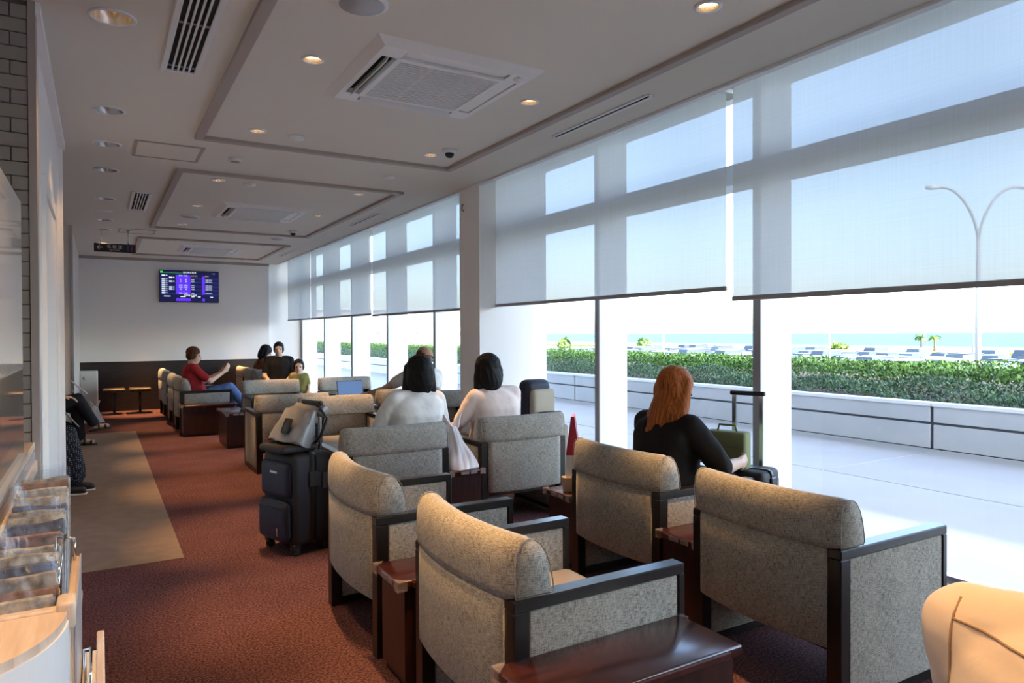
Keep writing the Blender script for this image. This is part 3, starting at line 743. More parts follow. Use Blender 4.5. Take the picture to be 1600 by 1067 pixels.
# backpack on a case by the window beyond the women
BEIGE = mat('beige_canvas', (.42, .38, .30), .8, bump=.2, bscale=250)
cs = trolley_suitcase((3.30, 5.05, 0), math.radians(-90), 'beige suitcase by the window beside the woman in pale pink', BEIGE, BEIGE, .60, .70)
bp = thing('backpack', 'navy backpack with a beige side standing by the window', 'backpack', (3.26, 5.08, .602), math.radians(-80))
MB().box(-.10, .06, -.14, .14, 0, .38, .06, 4).build('main_bag', NAVY, bp); MB().box(.04, .12, -.13, .13, .0, .30, .035, 3).build('beige_pocket', BEIGE, bp)
MB().tube([(-.10, .07, .34), (-.15, .07, .25), (-.14, .07, .08), (-.10, .07, .03)], .014, 6).tube([(-.10, -.07, .34), (-.15, -.07, .25), (-.14, -.07, .08), (-.10, -.07, .03)], .014, 6).build('shoulder_straps', BEIGE, bp)

# white plastic bag, red and white paper bag, cup
def plasticm(name, col, a):
    m = mat(name, col, .35, spec=.6); nt = m.node_tree; b = nt.nodes['Principled BSDF']; b.inputs['Alpha'].default_value = a; b.inputs['Subsurface Weight'].default_value = 0
    return m
PBAG = plasticm('white_film', (.90, .87, .88), .80)
def plastic_bag(name, loc, rz, w, d, h, label, seed, lean=1.0):
    rn = random.Random(seed); ph = [rn.uniform(0, 6) for _ in range(6)]
    t = thing(name, label, 'bag', loc, rz)
    def fn(u, v):
        a = 2 * PI * u; c, s = math.cos(a), math.sin(a)
        k = (1 - .80 * v) * (.95 + .14 * math.sin(PI * min(1, v * 1.4 + .12)))
        f = 1 + .10 * math.sin(7 * a + ph[0] + 3 * v) * v + .09 * math.sin(3 * a + ph[2] + 6 * v) + .05 * math.sin(5 * a - 9 * v + ph[3]) + .05 * math.sin(13 * a + ph[1])
        q = (abs(c) ** 3 + abs(s) ** 3) ** (-1 / 3) * (1 - v) + v
        return Vector((w * c * k * f * q + .04 * v, d * s * k * f * q, h * v)) + Vector((-.07, .05, 0)) * lean * v ** 1.2
    m = MB().grid(fn, 40, 14); m.prism([(w * .8 * math.cos(2 * PI * k / 16), d * .8 * math.sin(2 * PI * k / 16)) for k in range(16)], 0.001, .006); m.build('film', PBAG, t)
    for s in (-1, 1):
        e = MB().grid(lambda u, v: Vector((-.07 * lean + .04 + s * (.02 + .05 * v) + (u - .5) * .05 * (1 - v * .5), 0.05 * lean + .012 * math.sin(5 * u + v * 3), h * .95 + v * .10)), 6, 5).build('handle_ear', PBAG, t)
    MB().box(-w * .5, w * .4, -d * .5, d * .4, .008, h * .30, .02, 2).build('contents', mat(name + '_contents', (.75, .52, .45), .6), t)
    return t
plastic_bag('plastic_bag', (2.195, 4.42, .434), 0.1, .115, .10, .29, 'white plastic carrier bag on the side table between the two women', 3)
plastic_bag('plastic_bag', (-.10, 12.9, .0), .3, .15, .13, .25, 'pale plastic bag on the floor in front of the air purifier', 5, 0.1)
RED = mat('crimson_paper', (.42, .012, .05), .5)
pb = thing('paper_bag', 'tall red and white paper shopping bag beside the armchair of the red-haired woman', 'bag', (2.475, 3.44, .433), math.radians(52))
MB().box(-.09, .09, -.04, .04, 0, .22).build('white_lower_part', PAPER, pb)
MB().add([(-.09, -.04, .22), (.09, -.04, .22), (.09, .04, .22), (-.09, .04, .22), (-.08, -.01, .45), (.08, -.01, .45), (.08, .01, .45), (-.08, .01, .45)], [(0, 1, 5, 4), (1, 2, 6, 5), (2, 3, 7, 6), (3, 0, 4, 7), (4, 5, 6, 7)]).build('red_upper_part', RED, pb)
CUPM = mat('beige_cup', (.55, .42, .28), .6)
cp = MB().lathe([(.028, 0), (.036, .085), (.038, .088), (.035, .088), (.027, .006)], 24).build('paper_cup', CUPM); cp.location = (2.405, 3.40, .433); tag(cp, 'small beige paper cup on the side table by the red bag', 'cup')

# laptop held by the person in the cap
lp = thing('laptop', 'open laptop with a blue screen in the lap of the person in the brown cap', 'laptop', (2.50, 7.72, .604), math.radians(4))
LB = mat('laptop_blue', (.01, .01, .01), .3, emit=(.10, .18, .36), es=1.0)
MB().box(-.155, .155, -.105, .105, 0, .014, .004, 1).build('keyboard_base', STEEL, lp)
TL = Matrix.Translation((0, .105, .012)) @ Matrix.Rotation(math.radians(-14), 4, 'X')
q = MB().box(-.155, .155, -.004, .004, 0, .235, .003, 1, M=TL).build('lid', DGREY, lp); MB().box(-.147, .147, -.0055, -.004,   .01, .227, M=TL).build('display', LB, q)

# left far end: air purifier and two stools
ap = thing('air_purifier', 'white boxy air purifier on the floor at the far left wall', 'air purifier', (-.165, 14.3, 0))
MB().box(-.14, .14, -.13, .2, .02, .76, .03, 3).build('body', mat('purifier_white', (.62, .62, .57), .45), ap)
MB().box(-.12, .12, -.12, .18, 0, .02).build('base', DGREY, ap); MB().box(-.10, .10, -.02, .14, .758, .763).build('top_grille', DGREY, ap)
g = MB().lathe([(.018, -.001), (.018, .001)], 12, Matrix.Translation((-.075, -.131, .64)) @ FACE); g.prism([(-.012, 0), (.012, 0), (0, .035)], -.001, .001, Matrix.Translation((-.075, -.131, .645)) @ FACE); g.box(-.10, -.05, -.132, -.130, .60, .612); g.build('leaf_emblem', GREYP, ap)
STOOLT = mat('stool_brown_vinyl', (.045, .028, .018), .5)
for i, x in enumerate((.215, .615)):
    t = thing('low_stool', ['left low stool with a brown seat before the dark wainscot', 'right low stool with a brown seat before the dark wainscot'][i], 'stool', (x, 14.0, 0), 0, 'stools before the dark wainscot')
    MB().box(-.175, .175, -.17, .17, .385, .45, .028, 3).build('seat', STOOLT, t)
    MB().lathe([(.022, .02), (.022, .385)], 14).build('pedestal', DGREY, t); MB().lathe([(.17, 0), (.17, .008), (.04, .022), (.022, .03)], 24).build('foot_plate', DGREY, t)

# ------------------------------------------------------------------ counter, gloss panel and newspaper rack on the left
ct = thing('counter', 'pale wood topped counter with grey front at the left edge', 'counter', (-.24, 2.5, 0))
MB().box(-.62, -.012, -1.5, 1.09, 0, .875).build('cabinet', mat('counter_grey', (.50, .49, .47), .4), ct)
MB().box(-.64, .0, -1.52, 1.10, .895, .925, .004, 1).build('worktop', LIGHTWOOD, ct)
MB().box(-.02, .008, -1.52, 1.09, .80, .850, .003, 1).build('wood_rail', LIGHTWOOD, ct)
MB().box(-.008, .0, -1.5, 1.09, .85, .893).build('grey_strip', ALU, ct)
gp = thing('counter_screen', 'tall gloss white screen panel standing on the counter at the left edge', 'screen panel', (-.255, 2.4, .926))
MB().box(-.012, .006, -1.4, .80, .33, .96, .003, 1).build('white_panel', ACRYL, gp)
MB().box(-.012, .006, -1.4, .80, .012, .33, .003, 1).build('painted_reflection', mat('gloss_grey_reflection', (.28, .29, .28), .10, spec=.8, coat=.6), gp)  # lower part of the white panel, room reflection painted in grey
MB().box(-.03, .02, -1.4, .80, 0, .012).build('foot_rail', ALU, gp)
rk = thing('newspaper_rack', 'white and pale wood newspaper rack with a rounded end at the lower left', 'rack', (0, 0, 0))
arc = [(-.232, 1.55)] + [(-.232 + .175 * math.cos(a), 1.55 - .235 * math.sin(a)) for a in [PI / 2 * k / 14 for k in range(15)]]
MB().prism(arc, .845, .862).build('rounded_top', LIGHTWOOD, rk)
arc2 = [(-.232, 1.55)] + [(-.232 + .178 * math.cos(a), 1.55 - .238 * math.sin(a)) for a in [PI / 2 * k / 14 for k in range(15)]]
MB().prism(arc2, 0, .845, smooth=False).build('curved_end', WHITE, rk)
MB().box(-.234, -.052, 1.55, 1.572, 0, .868, .003, 1).build('end_panel', LIGHTWOOD, rk)
MB().box(-.075, -.043, 1.545, 1.61, .825, .878, .008, 2).build('wood_stop', LIGHTWOOD, rk)
MB().box(-.062, -.046, 1.572, 2.0, .62, .842, .003, 1).build('front_board', LIGHTWOOD, rk)
MB().box(-.046, -.043, 1.572, 2.0, .60, .846).build('front_edge', ALU, rk)
MB().box(-.234, -.05, 1.572, 2.45, .60, .615).box(-.234, -.22, 1.572, 2.6, .0, .80).build('tray', LIGHTWOOD, rk)
MB().box(-.04, .0, 1.55, 2.0, .0, .60).build('lower_case', WHITE, rk)
MB().box(-.012, .004, 1.62, 1.98, .56, .655, .003, 1).build('lower_board', LIGHTWOOD, rk)
wm = MB()
wm.tube([(-.075, 1.66, .86), (-.075, 1.66, .90), (-.075, 1.98, .90), (-.092, 1.98, .90), (-.10, 1.98, .80), (-.10, 1.62, .64)], .0035, 6)
wm.tube([(-.055, 1.95, .845), (-.055, 1.95, .897), (-.092, 1.98, .90)], .0035, 6); wm.build('wire_guard', CHROME, rk)
wm = MB().tube([(-.022, 1.62, .58), (-.022, 1.62, .685), (-.022, 1.80, .685), (-.034, 1.80, .685), (-.034, 1.80, .5)], .0035, 6); wm.build('wire_guard', CHROME, rk)
NEWS = [mat('newsprint_%d' % i, c, .8, var=.6, vscale=45) for i, c in enumerate([(.60, .58, .54), (.45, .43, .42), (.62, .56, .48), (.36, .22, .18), (.16, .18, .28)])]
FILM = glassm('plastic_cover', (.95, .96, .97))
ORDN = ['first', 'second', 'third', 'fourth', 'fifth', 'sixth', 'seventh', 'eighth', 'ninth', 'tenth', 'eleventh', 'twelfth', 'thirteenth', 'fourteenth', 'fifteenth', 'sixteenth', 'seventeenth', 'eighteenth', 'nineteenth', 'twentieth'] + ['twenty-%s' % s_ for s_ in ('first', 'second', 'third', 'fourth', 'fifth', 'sixth', 'seventh', 'eighth', 'ninth')]
rn = random.Random(11)
for i in range(16):
    y = 1.60 + i * .058; lean = .42 + rn.uniform(-.12, .12); far = i > 8
    hgt = .25 + .006 * i + rn.uniform(-.01, .01)
    t = thing('newspaper', 'folded newspaper in a clear cover, %s from the rounded end of the rack' % ORDN[i], 'newspaper', (-.150, y, .616), 0, 'newspapers in the rack')
    Mx = Matrix.Rotation(-lean, 4, 'X')
    def sheet(u, v, k=i):
        return Vector((-.062 + .125 * u, .010 * math.sin(3 * u + k) + .008 * v * math.sin(7 * u + k * 2), hgt * v))
    a = MB().grid(sheet, 10, 6, Mx); a.grid(lambda u, v: sheet(u, v) + Vector((0, .014, 0)), 10, 6, Mx)
    a.grid(lambda u, v: sheet(u, 1) + Vector((0, .014 * v, .006 * math.sin(PI * v))), 10, 2, Mx); a.grid(lambda u, v: sheet(1, u) + Vector((.004 * math.sin(PI * v), .014 * v, 0)), 6, 2, Mx)
    a.build('pages', NEWS[(i * 3 + (i > 9)) % 5], t)
    f = MB().grid(lambda u, v: sheet(u, v * 1.12) + Vector((.006 * (u - .5), -.010 + .009 * math.sin(17 * u + 8 * v * v + i * 2) * math.sin(9 * v + 5 * u), 0)), 26, 18, Mx)
    f.grid(lambda u, v: sheet(u, v * 1.12) + Vector((.006 * (u - .5), .024 + .009 * math.sin(15 * u + 9 * v * v + i) * math.sin(8 * v + 4 * u + i), 0)), 26, 18, Mx); f.build('plastic_cover', FILM, t)

# ------------------------------------------------------------------ people
def remesh(mb, name, voxel, smooth=4, fac=.5):
    me = bpy.data.meshes.new(name); me.from_pydata([tuple(v) for v in mb.v], [], mb.f)
    o = bpy.data.objects.new(name, me); COL.objects.link(o)
    r = o.modifiers.new('r', 'REMESH'); r.mode = 'VOXEL'; r.voxel_size = voxel; r.use_smooth_shade = True
    s = o.modifiers.new('s', 'SMOOTH'); s.factor = fac; s.iterations = smooth
    dg = bpy.context.evaluated_depsgraph_get(); out = bpy.data.meshes.new_from_object(o.evaluated_get(dg))
    bpy.data.objects.remove(o); bpy.data.meshes.remove(me); out.name = name
    return out
from mathutils import noise as _noise
def rumple(me, amp=.007, sc=6.0, zs=.5, fine=2.7):
    n_ = len(me.vertices); co = np.empty(n_ * 3, 'f'); no = np.empty(n_ * 3, 'f')
    me.vertices.foreach_get('co', co); me.vertices.foreach_get('normal', no); co = co.reshape(-1, 3); no = no.reshape(-1, 3)
    out = np.empty(n_, 'f')
    for i, c in enumerate(co.tolist()):
        x, y, z = c[0] * sc + c[2] * sc * .3, c[1] * sc, c[2] * sc * zs
        out[i] = (1 - abs(_noise.noise(Vector((x, y, z))) * 2)) + .4 * (1 - abs(_noise.noise(Vector((x * fine + 7, y * fine, z * fine))) * 2)) - .9
    me.vertices.foreach_set('co', (co + no * (out * amp)[:, None]).astype('f').ravel()); me.update()
    return me
def link_mesh(me, name, m, parent, label=None):
    boxuv(me); me.materials.clear(); me.materials.append(m)
    for p in me.polygons: p.use_smooth = True
    o = bpy.data.objects.new(name, me); COL.objects.link(o); o.parent = parent
    if label: o['label'] = label
    return o
def lerp(a, b, t): return Vector(a).lerp(Vector(b), t)
def hand(mb, wr, d, nrm, side, curl):
    """palm, four bent fingers and a thumb; d points to the fingers, nrm out of the palm, side = direction of the thumb"""
    wr = Vector(wr); d = Vector(d).normalized(); nrm = (Vector(nrm) - Vector(nrm).project(d)).normalized(); s = d.cross(nrm).normalized() * side
    for k in range(4):
        off = (1.5 - k) * .019; kn = wr + d * (.088 - abs(k - 1.2) * .004) + s * off
        mb.cap(wr + s * off * .7 + d * .01, kn, .0135, .011, 8)
        L = (.040, .045, .042, .033)[k]; p = kn; ang = curl
        for j in range(3):
            q = p + (d * math.cos(ang) + nrm * math.sin(ang)) * L * (1, .68, .52)[j]
            mb.cap(p, q, .0095 - j * .0009, .0088 - j * .0009, 8); p = q; ang += curl * 1.1
    mb.cap(wr + d * .01, wr + d * .08, .020, .019, 8)
    b = wr + d * .022 + s * .022; q = b + (d * .7 + s * .7 + nrm * .25) * .036
    mb.cap(b, q, .013, .0105, 8); mb.cap(q, q + (d * .9 + s * .25 + nrm * .45) * .032, .010, .0085, 8)
def person(label, loc, rz, skin, top, legs, hairm, shoesm, J, hair='bob', sleeve=.95, voxel=.009, long_legs=True, lean=None, build=1.0, skirt=None, extra=None):
    """local frame: faces +y, origin on the floor below the pelvis. J overrides joint positions"""
    j = dict(pelvis=(0, 0, .50), waist=(0, -.02, .64), chest=(0, -.03, .83), neck=(0, -.02, .97), head=(0, .01, 1.10), look=(0, 1, -.05),
             shl=(-.165, -.03, .92), shr=(.165, -.03, .92), ell=(-.23, .06, .68), elr=(.23, .06, .68), wrl=(-.16, .27, .64), wrr=(.16, .27, .64),
             hipl=(-.09, 0, .49), hipr=(.09, 0, .49), knl=(-.11, .42, .50), knr=(.11, .42, .50), anl=(-.11, .46, .09), anr=(.11, .46, .09),
             fl=(0, 1, -.1), fr=(0, 1, -.1), pl=(0, 0, -1), pr=(0, 0, -1))
    j.update(J); j = {k: Vector(v) for k, v in j.items() if isinstance(v, tuple)}
    t = thing('person', label, 'person', loc, rz)
    B = build; m = MB()
    # head
    lk = j['look'].normalized(); hm = lk.to_track_quat('Y', 'Z').to_matrix(); T = Matrix.Translation(j['head']) @ hm.to_4x4()
    hs = .97
    def hp(x, y, z): return T @ Vector((x * hs, y * hs, z * hs))
    m.ell((0, -.012, .03), (.076, .094, .088), 16, T); m.ell((0, .018, -.03), (.062, .072, .085), 14, T)
    m.cap(hp(0, .06, -.085), hp(0, .062, -.088), .026, .026, 10); m.cap(hp(0, .085, .005), hp(0, .104, -.030), .010, .015, 8)
    for s in (-1, 1): m.ell((s * .076, -.01, -.012), (.011, .02, .033), 8, T); m.cap(hp(s * .02, .082, .024), hp(s * .045, .07, .022), .010, .010, 8)
    m.ell((0, .083, -.058), (.024, .011, .011), 8, T)
    m.cap(lerp(j['chest'], j['neck'], .6), hp(0, -.015, -.05), .058 * B, .052 * B)
    # trunk
    def trunk(mb, g):
        mb.ell(j['pelvis'], (.165 * B + g, .115 * B + g, .115 + g), 18); mb.cap(j['pelvis'], j['waist'], .13 * B + g, .118 * B + g, 16)
        c = j['chest']; ax = (j['shr'] - j['shl']).normalized(); upv = (j['neck'] - j['waist']).normalized()
        rot = Matrix((ax, upv.cross(ax), upv)).transposed()
        mb.ell(lerp(j['waist'], c, .3), (.135 * B + g, .10 * B + g, .14 + g), 16, rot=rot); mb.ell(c, (.155 * B + g, .105 * B + g, .15 + g), 18, rot=rot)
        for s in ('shl', 'shr'): mb.cap(lerp(c, j['neck'], .75), j[s], .055 * B + g, .056 * B + g)
    trunk(m, 0)
    for s in 'lr':
        m.cap(j['sh' + s], j['el' + s], .050 * B, .040 * B); m.cap(j['el' + s], j['wr' + s], .040 * B, .027 * B)
        hand(m, j['wr' + s], j['f' + s], j['p' + s], 1 if s == 'l' else -1, J.get('curl' + s, .35))
        m.cap(j['hip' + s], j['kn' + s], .082 * B, .056 * B); m.cap(j['kn' + s], j['an' + s], .055 * B, .036 * B)
        an = j['an' + s]; ft = Vector(J.get('foot' + s, (0, 1, -.1))).normalized()
        m.cap(an + Vector((0, 0, -.03)), an + ft * .14 + Vector((0, 0, -.042)), .036, .026)
    link_mesh(remesh(m, 'body', voxel), 'body', skin, t)
    # garments
    g = MB(); ax = (j['shr'] - j['shl']).normalized(); mid = (j['shl'] + j['shr']) / 2; rings = []
    secs = [(j['pelvis'] + Vector((0, 0, -.04)), .190, .150), (lerp(j['pelvis'], j['waist'], .5), .188, .150), (j['waist'], .178, .138), (lerp(j['waist'], j['chest'], .5), .186, .138), (j['chest'], .198, .138), (lerp(j['chest'], j['neck'], .45), .192, .122), (lerp(j['chest'], j['neck'], .78), .150, .098), (lerp(j['chest'], j['neck'], 1.0), .080, .076)]
    vs = []; NS = 28
    for i, (c, w_, d_) in enumerate(secs):
        tn = (secs[min(i + 1, 7)][0] - secs[max(i - 1, 0)][0]).normalized(); fw = tn.cross(ax).normalized() * -1
        for k in range(NS):
            a_ = 2 * PI * k / NS; cc, ss = math.cos(a_), math.sin(a_); q_ = (abs(cc) ** 2.6 + abs(ss) ** 2.6) ** (-1 / 2.6)
            vs.append(c + ax * (w_ * B * cc * q_) + fw * (d_ * B * ss * q_))
    fs = [(i * NS + k, i * NS + (k + 1) % NS, (i + 1) * NS + (k + 1) % NS, (i + 1) * NS + k) for i in range(7) for k in range(NS)] + [tuple(reversed(range(NS))), tuple(7 * NS + k for k in range(NS))]
    g.add(vs, fs)
    for s in ('shl', 'shr'): g.cap(lerp(j['chest'], j['neck'], .72), j[s], .062 * B, .066 * B)
    for s in 'lr':
        e = min(sleeve, 1)
        g.cap(j['sh' + s], lerp(j['sh' + s], j['el' + s], e), .066 * B, .060 * B, 14, flat=False)
        if sleeve > 1: g.cap(j['el' + s], lerp(j['el' + s], j['wr' + s], sleeve - 1), .057 * B, .042 * B)
    tp_ = link_mesh(rumple(remesh(g, 'top', max(voxel, .01), 7)), 'top', top, t)
    nk = lerp(j['chest'], j['neck'], .97); up_ = (j['neck'] - j['chest']).normalized(); Mn = Matrix.Translation(nk) @ up_.to_track_quat('Z', 'Y').to_matrix().to_4x4()
    MB().tube([Mn @ Vector((.070 * B * math.cos(a), .066 * B * math.sin(a), .0)) for a in [2 * PI * k / 20 for k in range(21)]], .013, 8).build('collar', top, tp_)
    g = MB(); g.ell(j['pelvis'] + Vector((0, .01, -.01)), (.180 * B, .135 * B, .115), 18)
    for s in 'lr':
        g.cap(j['hip' + s], j['kn' + s], .099 * B, .072 * B, 14)
        if long_legs: g.cap(j['kn' + s], lerp(j['kn' + s], j['an' + s], .93 if long_legs is True else long_legs), .072 * B, .064 * B, 14)
    if skirt:
        a, b = j['knl'], j['knr']; mid = (a + b) / 2
        g.cap(j['pelvis'], mid, .17, .15, 16); g.cap(mid, lerp((j['anl'] + j['anr']) / 2, mid, .25), .15, .17, 18)
    link_mesh(rumple(remesh(g, 'skirt' if skirt else 'trousers', max(voxel, .011), 5)), 'skirt' if skirt else 'trousers', legs, t)
    for s in 'lr':
        an = j['an' + s]; ft = Vector(J.get('foot' + s, (0, 1, -.1))).normalized(); z = Vector((0, 0, 1))
        sh = MB(); sd = ft.cross(z).normalized(); upf = sd.cross(ft)
        if J.get('sandal'):
            F = Matrix((sd, ft, upf)).transposed().to_4x4(); F.translation = an + Vector((0, 0, -.066))
            sole = MB().box(-.045, .045, -.07, .19, -.022, .002, .012, 2, M=F).build('sandal', shoesm, t)
            st = MB()
            for yy, hh in ((.12, .04), (.05, .062)): st.tube([F @ Vector((.045 * math.cos(a), yy, hh * math.sin(a))) for a in [PI * k / 8 for k in range(9)]], .012, 6)
            st.tube([F @ Vector((.042 * math.cos(a), -.05 + .0 * a, .05 + .0 * a)) + Vector((0, 0, 0)) for a in (0, .8)], .01, 6); st.build('strap', shoesm, sole)
        else:
            sh.cap(an + Vector((0, 0, -.035)) - ft * .03, an + ft * .15 + Vector((0, 0, -.048)), .045, .036, 14); sh.cap(an, an + Vector((0, 0, -.04)), .046, .046, 12)
            so_ = link_mesh(remesh(sh, 'shoe', .01, 3), 'shoe', shoesm, t)
            F = Matrix((sd, ft, upf)).transposed().to_4x4(); F.translation = an + Vector((0, 0, -.075))
            MB().box(-.045, .045, -.075, .19, -.014, .006, .01, 2, M=F).build('sole', J.get('solem', RUBBER), so_)
    # eyes
    for s in (-1, 1):
        MB().ell((s * .031, .077, .004), (.012, .008, .009), 10, T).build('eye', EYE, t)
    # hair
    h = MB()
    if hair != 'none':
        g_ = 1.12 if hair in ('bob', 'long') else 1.0; T = T @ Matrix.Scale(g_, 4)
        h.ell((0, -.022, .044), (.088, .098, .088), 18, T)
        for s in (-1, 1): h.ell((s * .062, -.03, -.0), (.028, .07, .065), 12, T)
        if hair == 'bob':
            h.ell((0, -.05, -.03), (.092, .07, .115), 16, T)
            for s in (-1, 1): h.cap(hp(s * .075, -.01, .05), hp(s * .085, .0, -.10), .03, .036, 12)
        if hair == 'long':
            for k in range(9):
                a = (k - 4) / 4; top_ = hp(a * .075, -.065 + .05 * a * a, .05)
                w_ = j['chest'] + Vector((a * .115, -.125 + .05 * a * a, .05 - .04 * (k % 3))); mid = hp(a * .10, -.085 + .055 * a * a, -.12)
                h.cap(top_, mid, .036, .040, 10); h.cap(mid, w_, .040, .018, 10)
        if hair == 'short': h.ell((0, -.045, -.005), (.080, .065, .08), 14, T)
        link_mesh(rumple(remesh(h, 'hair', .008, 3), .0045, 26.0, .10), 'hair', hairm, t)
    if extra: extra(t, T, j)
    return t
def skin(n, c): return mat(n, c, .5, spec=.35, var=.08, vscale=14)
SK1 = skin('skin_light', (.62, .40, .29)); SK2 = skin('skin_tan', (.50, .29, .19))
EYE = mat('eye_dark', (.02, .015, .012), .15)
def hairmat(name, a, b_):
    m = woodm(name, a, b_, 160, 6, .62, 0); m.node_tree.nodes['Principled BSDF'].inputs['Specular IOR Level'].default_value = .2; return m
HB = hairmat('black_hair', (.003, .003, .003), (.010, .008, .008)); HR = hairmat('auburn_hair', (.16, .035, .007), (.46, .14, .028)); HBR = hairmat('brown_hair', (.05, .018, .008), (.13, .05, .02))
def cloth(name, c, var=.12): return mat(name, c, .85, spec=.2, bump=.25, bscale=18, var=var, vscale=9)
C_WH = cloth('white_cotton', (.82, .81, .78)); C_PK = cloth('pale_pink_cotton', (.80, .68, .63)); C_BK = cloth('black_cotton', (.012, .011, .011)); C_GR = cloth('pale_grey_beige_cotton', (.60, .57, .52))
C_RED = cloth('red_cotton', (.30, .018, .022)); C_JEAN = cloth('blue_denim', (.10, .17, .36), .3); C_TAN = cloth('tan_cotton', (.86, .72, .60), .05); C_DK = cloth('dark_trousers', (.02, .02, .024)); C_BR = cloth('brown_print', (.16, .05, .02), .5)
C_SEAM = cloth('tan_seam', (.42, .28, .19)); C_OL = cloth('olive_yellow_cotton', (.20, .18, .05)); C_PUR = cloth('purple_stripe', (.22, .06, .09), .6)
SHB = mat('black_shoe', (.012, .012, .013), .5); SHW = mat('white_sole', (.6, .6, .58), .6)
def dots():
    m = mat('polka_dot_cloth', (.006, .007, .012), .85, spec=.2); nt = m.node_tree; b = nt.nodes['Principled BSDF']; tc = nt.nodes.new('ShaderNodeTexCoord')
    v = nt.nodes.new('ShaderNodeTexVoronoi'); v.inputs['Scale'].default_value = 62; v.inputs['Randomness'].default_value = .25; nt.links.new(tc.outputs['Object'], v.inputs['Vector'])
    mx = nt.nodes.new('ShaderNodeMix'); mx.data_type = 'RGBA'; nt.links.new(math2(nt, 'LESS_THAN', v.outputs[0], .26), mx.inputs[0]); mx.inputs[6].default_value = (.008, .009, .014, 1); mx.inputs[7].default_value = (.30, .31, .33, 1)
    nt.links.new(mx.outputs[2], b.inputs['Base Color']); return m
DOTS = dots()
R = math.radians
person('woman with a black bob in a white top seen from behind', (1.92, 4.70, 0), R(0), SK1, C_WH, C_DK, HB, SHB,
       dict(chest=(.03, -.06, .82), neck=(.06, -.05, .955), head=(.075, -.02, 1.085), look=(.25, 1, -.1), shl=(-.135, -.07, .91), shr=(.20, -.05, .90), ell=(-.26, .0, .66), elr=(.30, .05, .66), wrr=(.20, .27, .62)), 'bob', .9, build=1.05)
person('woman with a black bob in a pale pink top seen from behind', (2.63, 4.74, 0), R(0), SK1, C_PK, C_DK, HB, SHB,
       dict(chest=(0, -.05, .82), head=(-.055, -.02, 1.085), neck=(-.03, -.03, .955), look=(-.15, 1, -.12), shl=(-.17, -.05, .90), shr=(.165, -.05, .91), ell=(-.30, .02, .66), wrl=(-.22, .22, .66)), 'bob', .75, build=1.0)
person('red-haired woman in black, leaning forward in the right armchair', (2.72, 2.90, 0), R(-90), SK1, C_BK, C_DK, HR, SHB,
       dict(pelvis=(0, -.02, .50), waist=(0, .0, .63), chest=(.0, .02, .79), neck=(.0, .05, .92), head=(.01, .075, 1.045), look=(.05, 1, -.25), shl=(-.18, .02, .87), shr=(.18, .02, .87), anl=(-.11, .26, .09), anr=(.11, .28, .09), knl=(-.11, .38, .51), knr=(.11, .38, .51), ell=(-.29, .12, .64), elr=(.31, .12, .66), wrr=(.24, .33, .66), wrl=(-.12, .34, .62), fr=(-.4, 1, 0), pr=(-1, 0, 0)), 'long', .95, build=1.08)
def cap_(t, T, j):
    m = MB(); TAN = mat('brown_cap', (.34, .17, .10), .8)
    pr = [(.099 * math.cos(a), .105 * math.sin(a)) for a in [PI / 2 * k / 7 for k in range(8)]]
    q = m.lathe([(r + .001, z) for r, z in pr], 22, T @ Matrix.Translation((0, -.012, .045)), cap=False).build('cap', TAN, t)
    b = MB().grid(lambda u, v: Vector(((.075 - .02 * v) * math.cos(PI * u), .075 + .075 * v * math.sin(PI * u) + .0 * u, .046 - .015 * v - .018 * abs(math.cos(PI * u)))), 14, 5, T); b.grid(lambda u, v: Vector(((.075 - .02 * v) * math.cos(PI * u), .075 + .075 * v * math.sin(PI * u), .041 - .015 * v - .018 * abs(math.cos(PI * u)))), 14, 5, T)
    b.build('cap_brim', TAN, q)
person('person in a brown cap and pale grey top reaching to the laptop', (3.17, 7.50, 0), R(0), SK2, C_GR, C_DK, HBR, SHB,
       dict(chest=(.05, -.04, .84), neck=(.08, -.04, .965), head=(.09, -.02, 1.085), look=(.8, .5, -.12), shl=(-.12, -.05, .92), shr=(.24, -.02, .90), elr=(.30, .08, .66), ell=(-.36, .12, .74), wrl=(-.50, .22, .70), fl=(-.9, .3, -.1), pl=(0, 0, -1)), 'short', .55, build=1.12, extra=cap_)
def phone(t, T, j):
    ph = MB().box(-.035, .035, -.004, .004, -.07, .07, .004, 1).build('held_phone', BLACKP, t); ph.location = j['wrr'] + Vector((-.10, .09, .05)); ph.rotation_euler = (-.5, 0, 0)
person('man in a red shirt and blue jeans holding a phone', (1.23, 10.92, 0), R(-90), SK1, C_RED, C_JEAN, HBR, SHB,
       dict(pelvis=(0, -.02, .50), chest=(0, -.09, .82), waist=(0, -.06, .64), neck=(0, -.09, .96), head=(0, -.06, 1.085), look=(.1, 1, -.2), shl=(-.17, -.09, .91), shr=(.17, -.09, .91), elr=(.22, .12, .72), wrr=(.10, .32, .84), fr=(-.2, .6, .7), pr=(-.6, -.4, 0), ell=(-.22, .10, .70), wrl=(-.10, .30, .82), fl=(.2, .6, .7), pl=(.6, -.4, 0), knr=(.13, .40, .62), knl=(-.08, .44, .52), anr=(.0, .62, .34), anl=(-.10, .46, .09)), 'short', .75, extra=phone)
person('dark-haired woman in a brown print top leaning forward by the wainscot', (2.52, 13.20, 0), R(-90), SK1, C_BR, C_PUR, HB, SHB,
       dict(waist=(0, .0, .63), chest=(0, .02, .80), neck=(0, .06, .93), head=(0, .10, 1.05), look=(.1, 1, -.45), shl=(-.17, .02, .89), shr=(.17, .02, .89), wrl=(-.1, .36, .66), wrr=(.1, .36, .66)), 'bob', .9, voxel=.011)
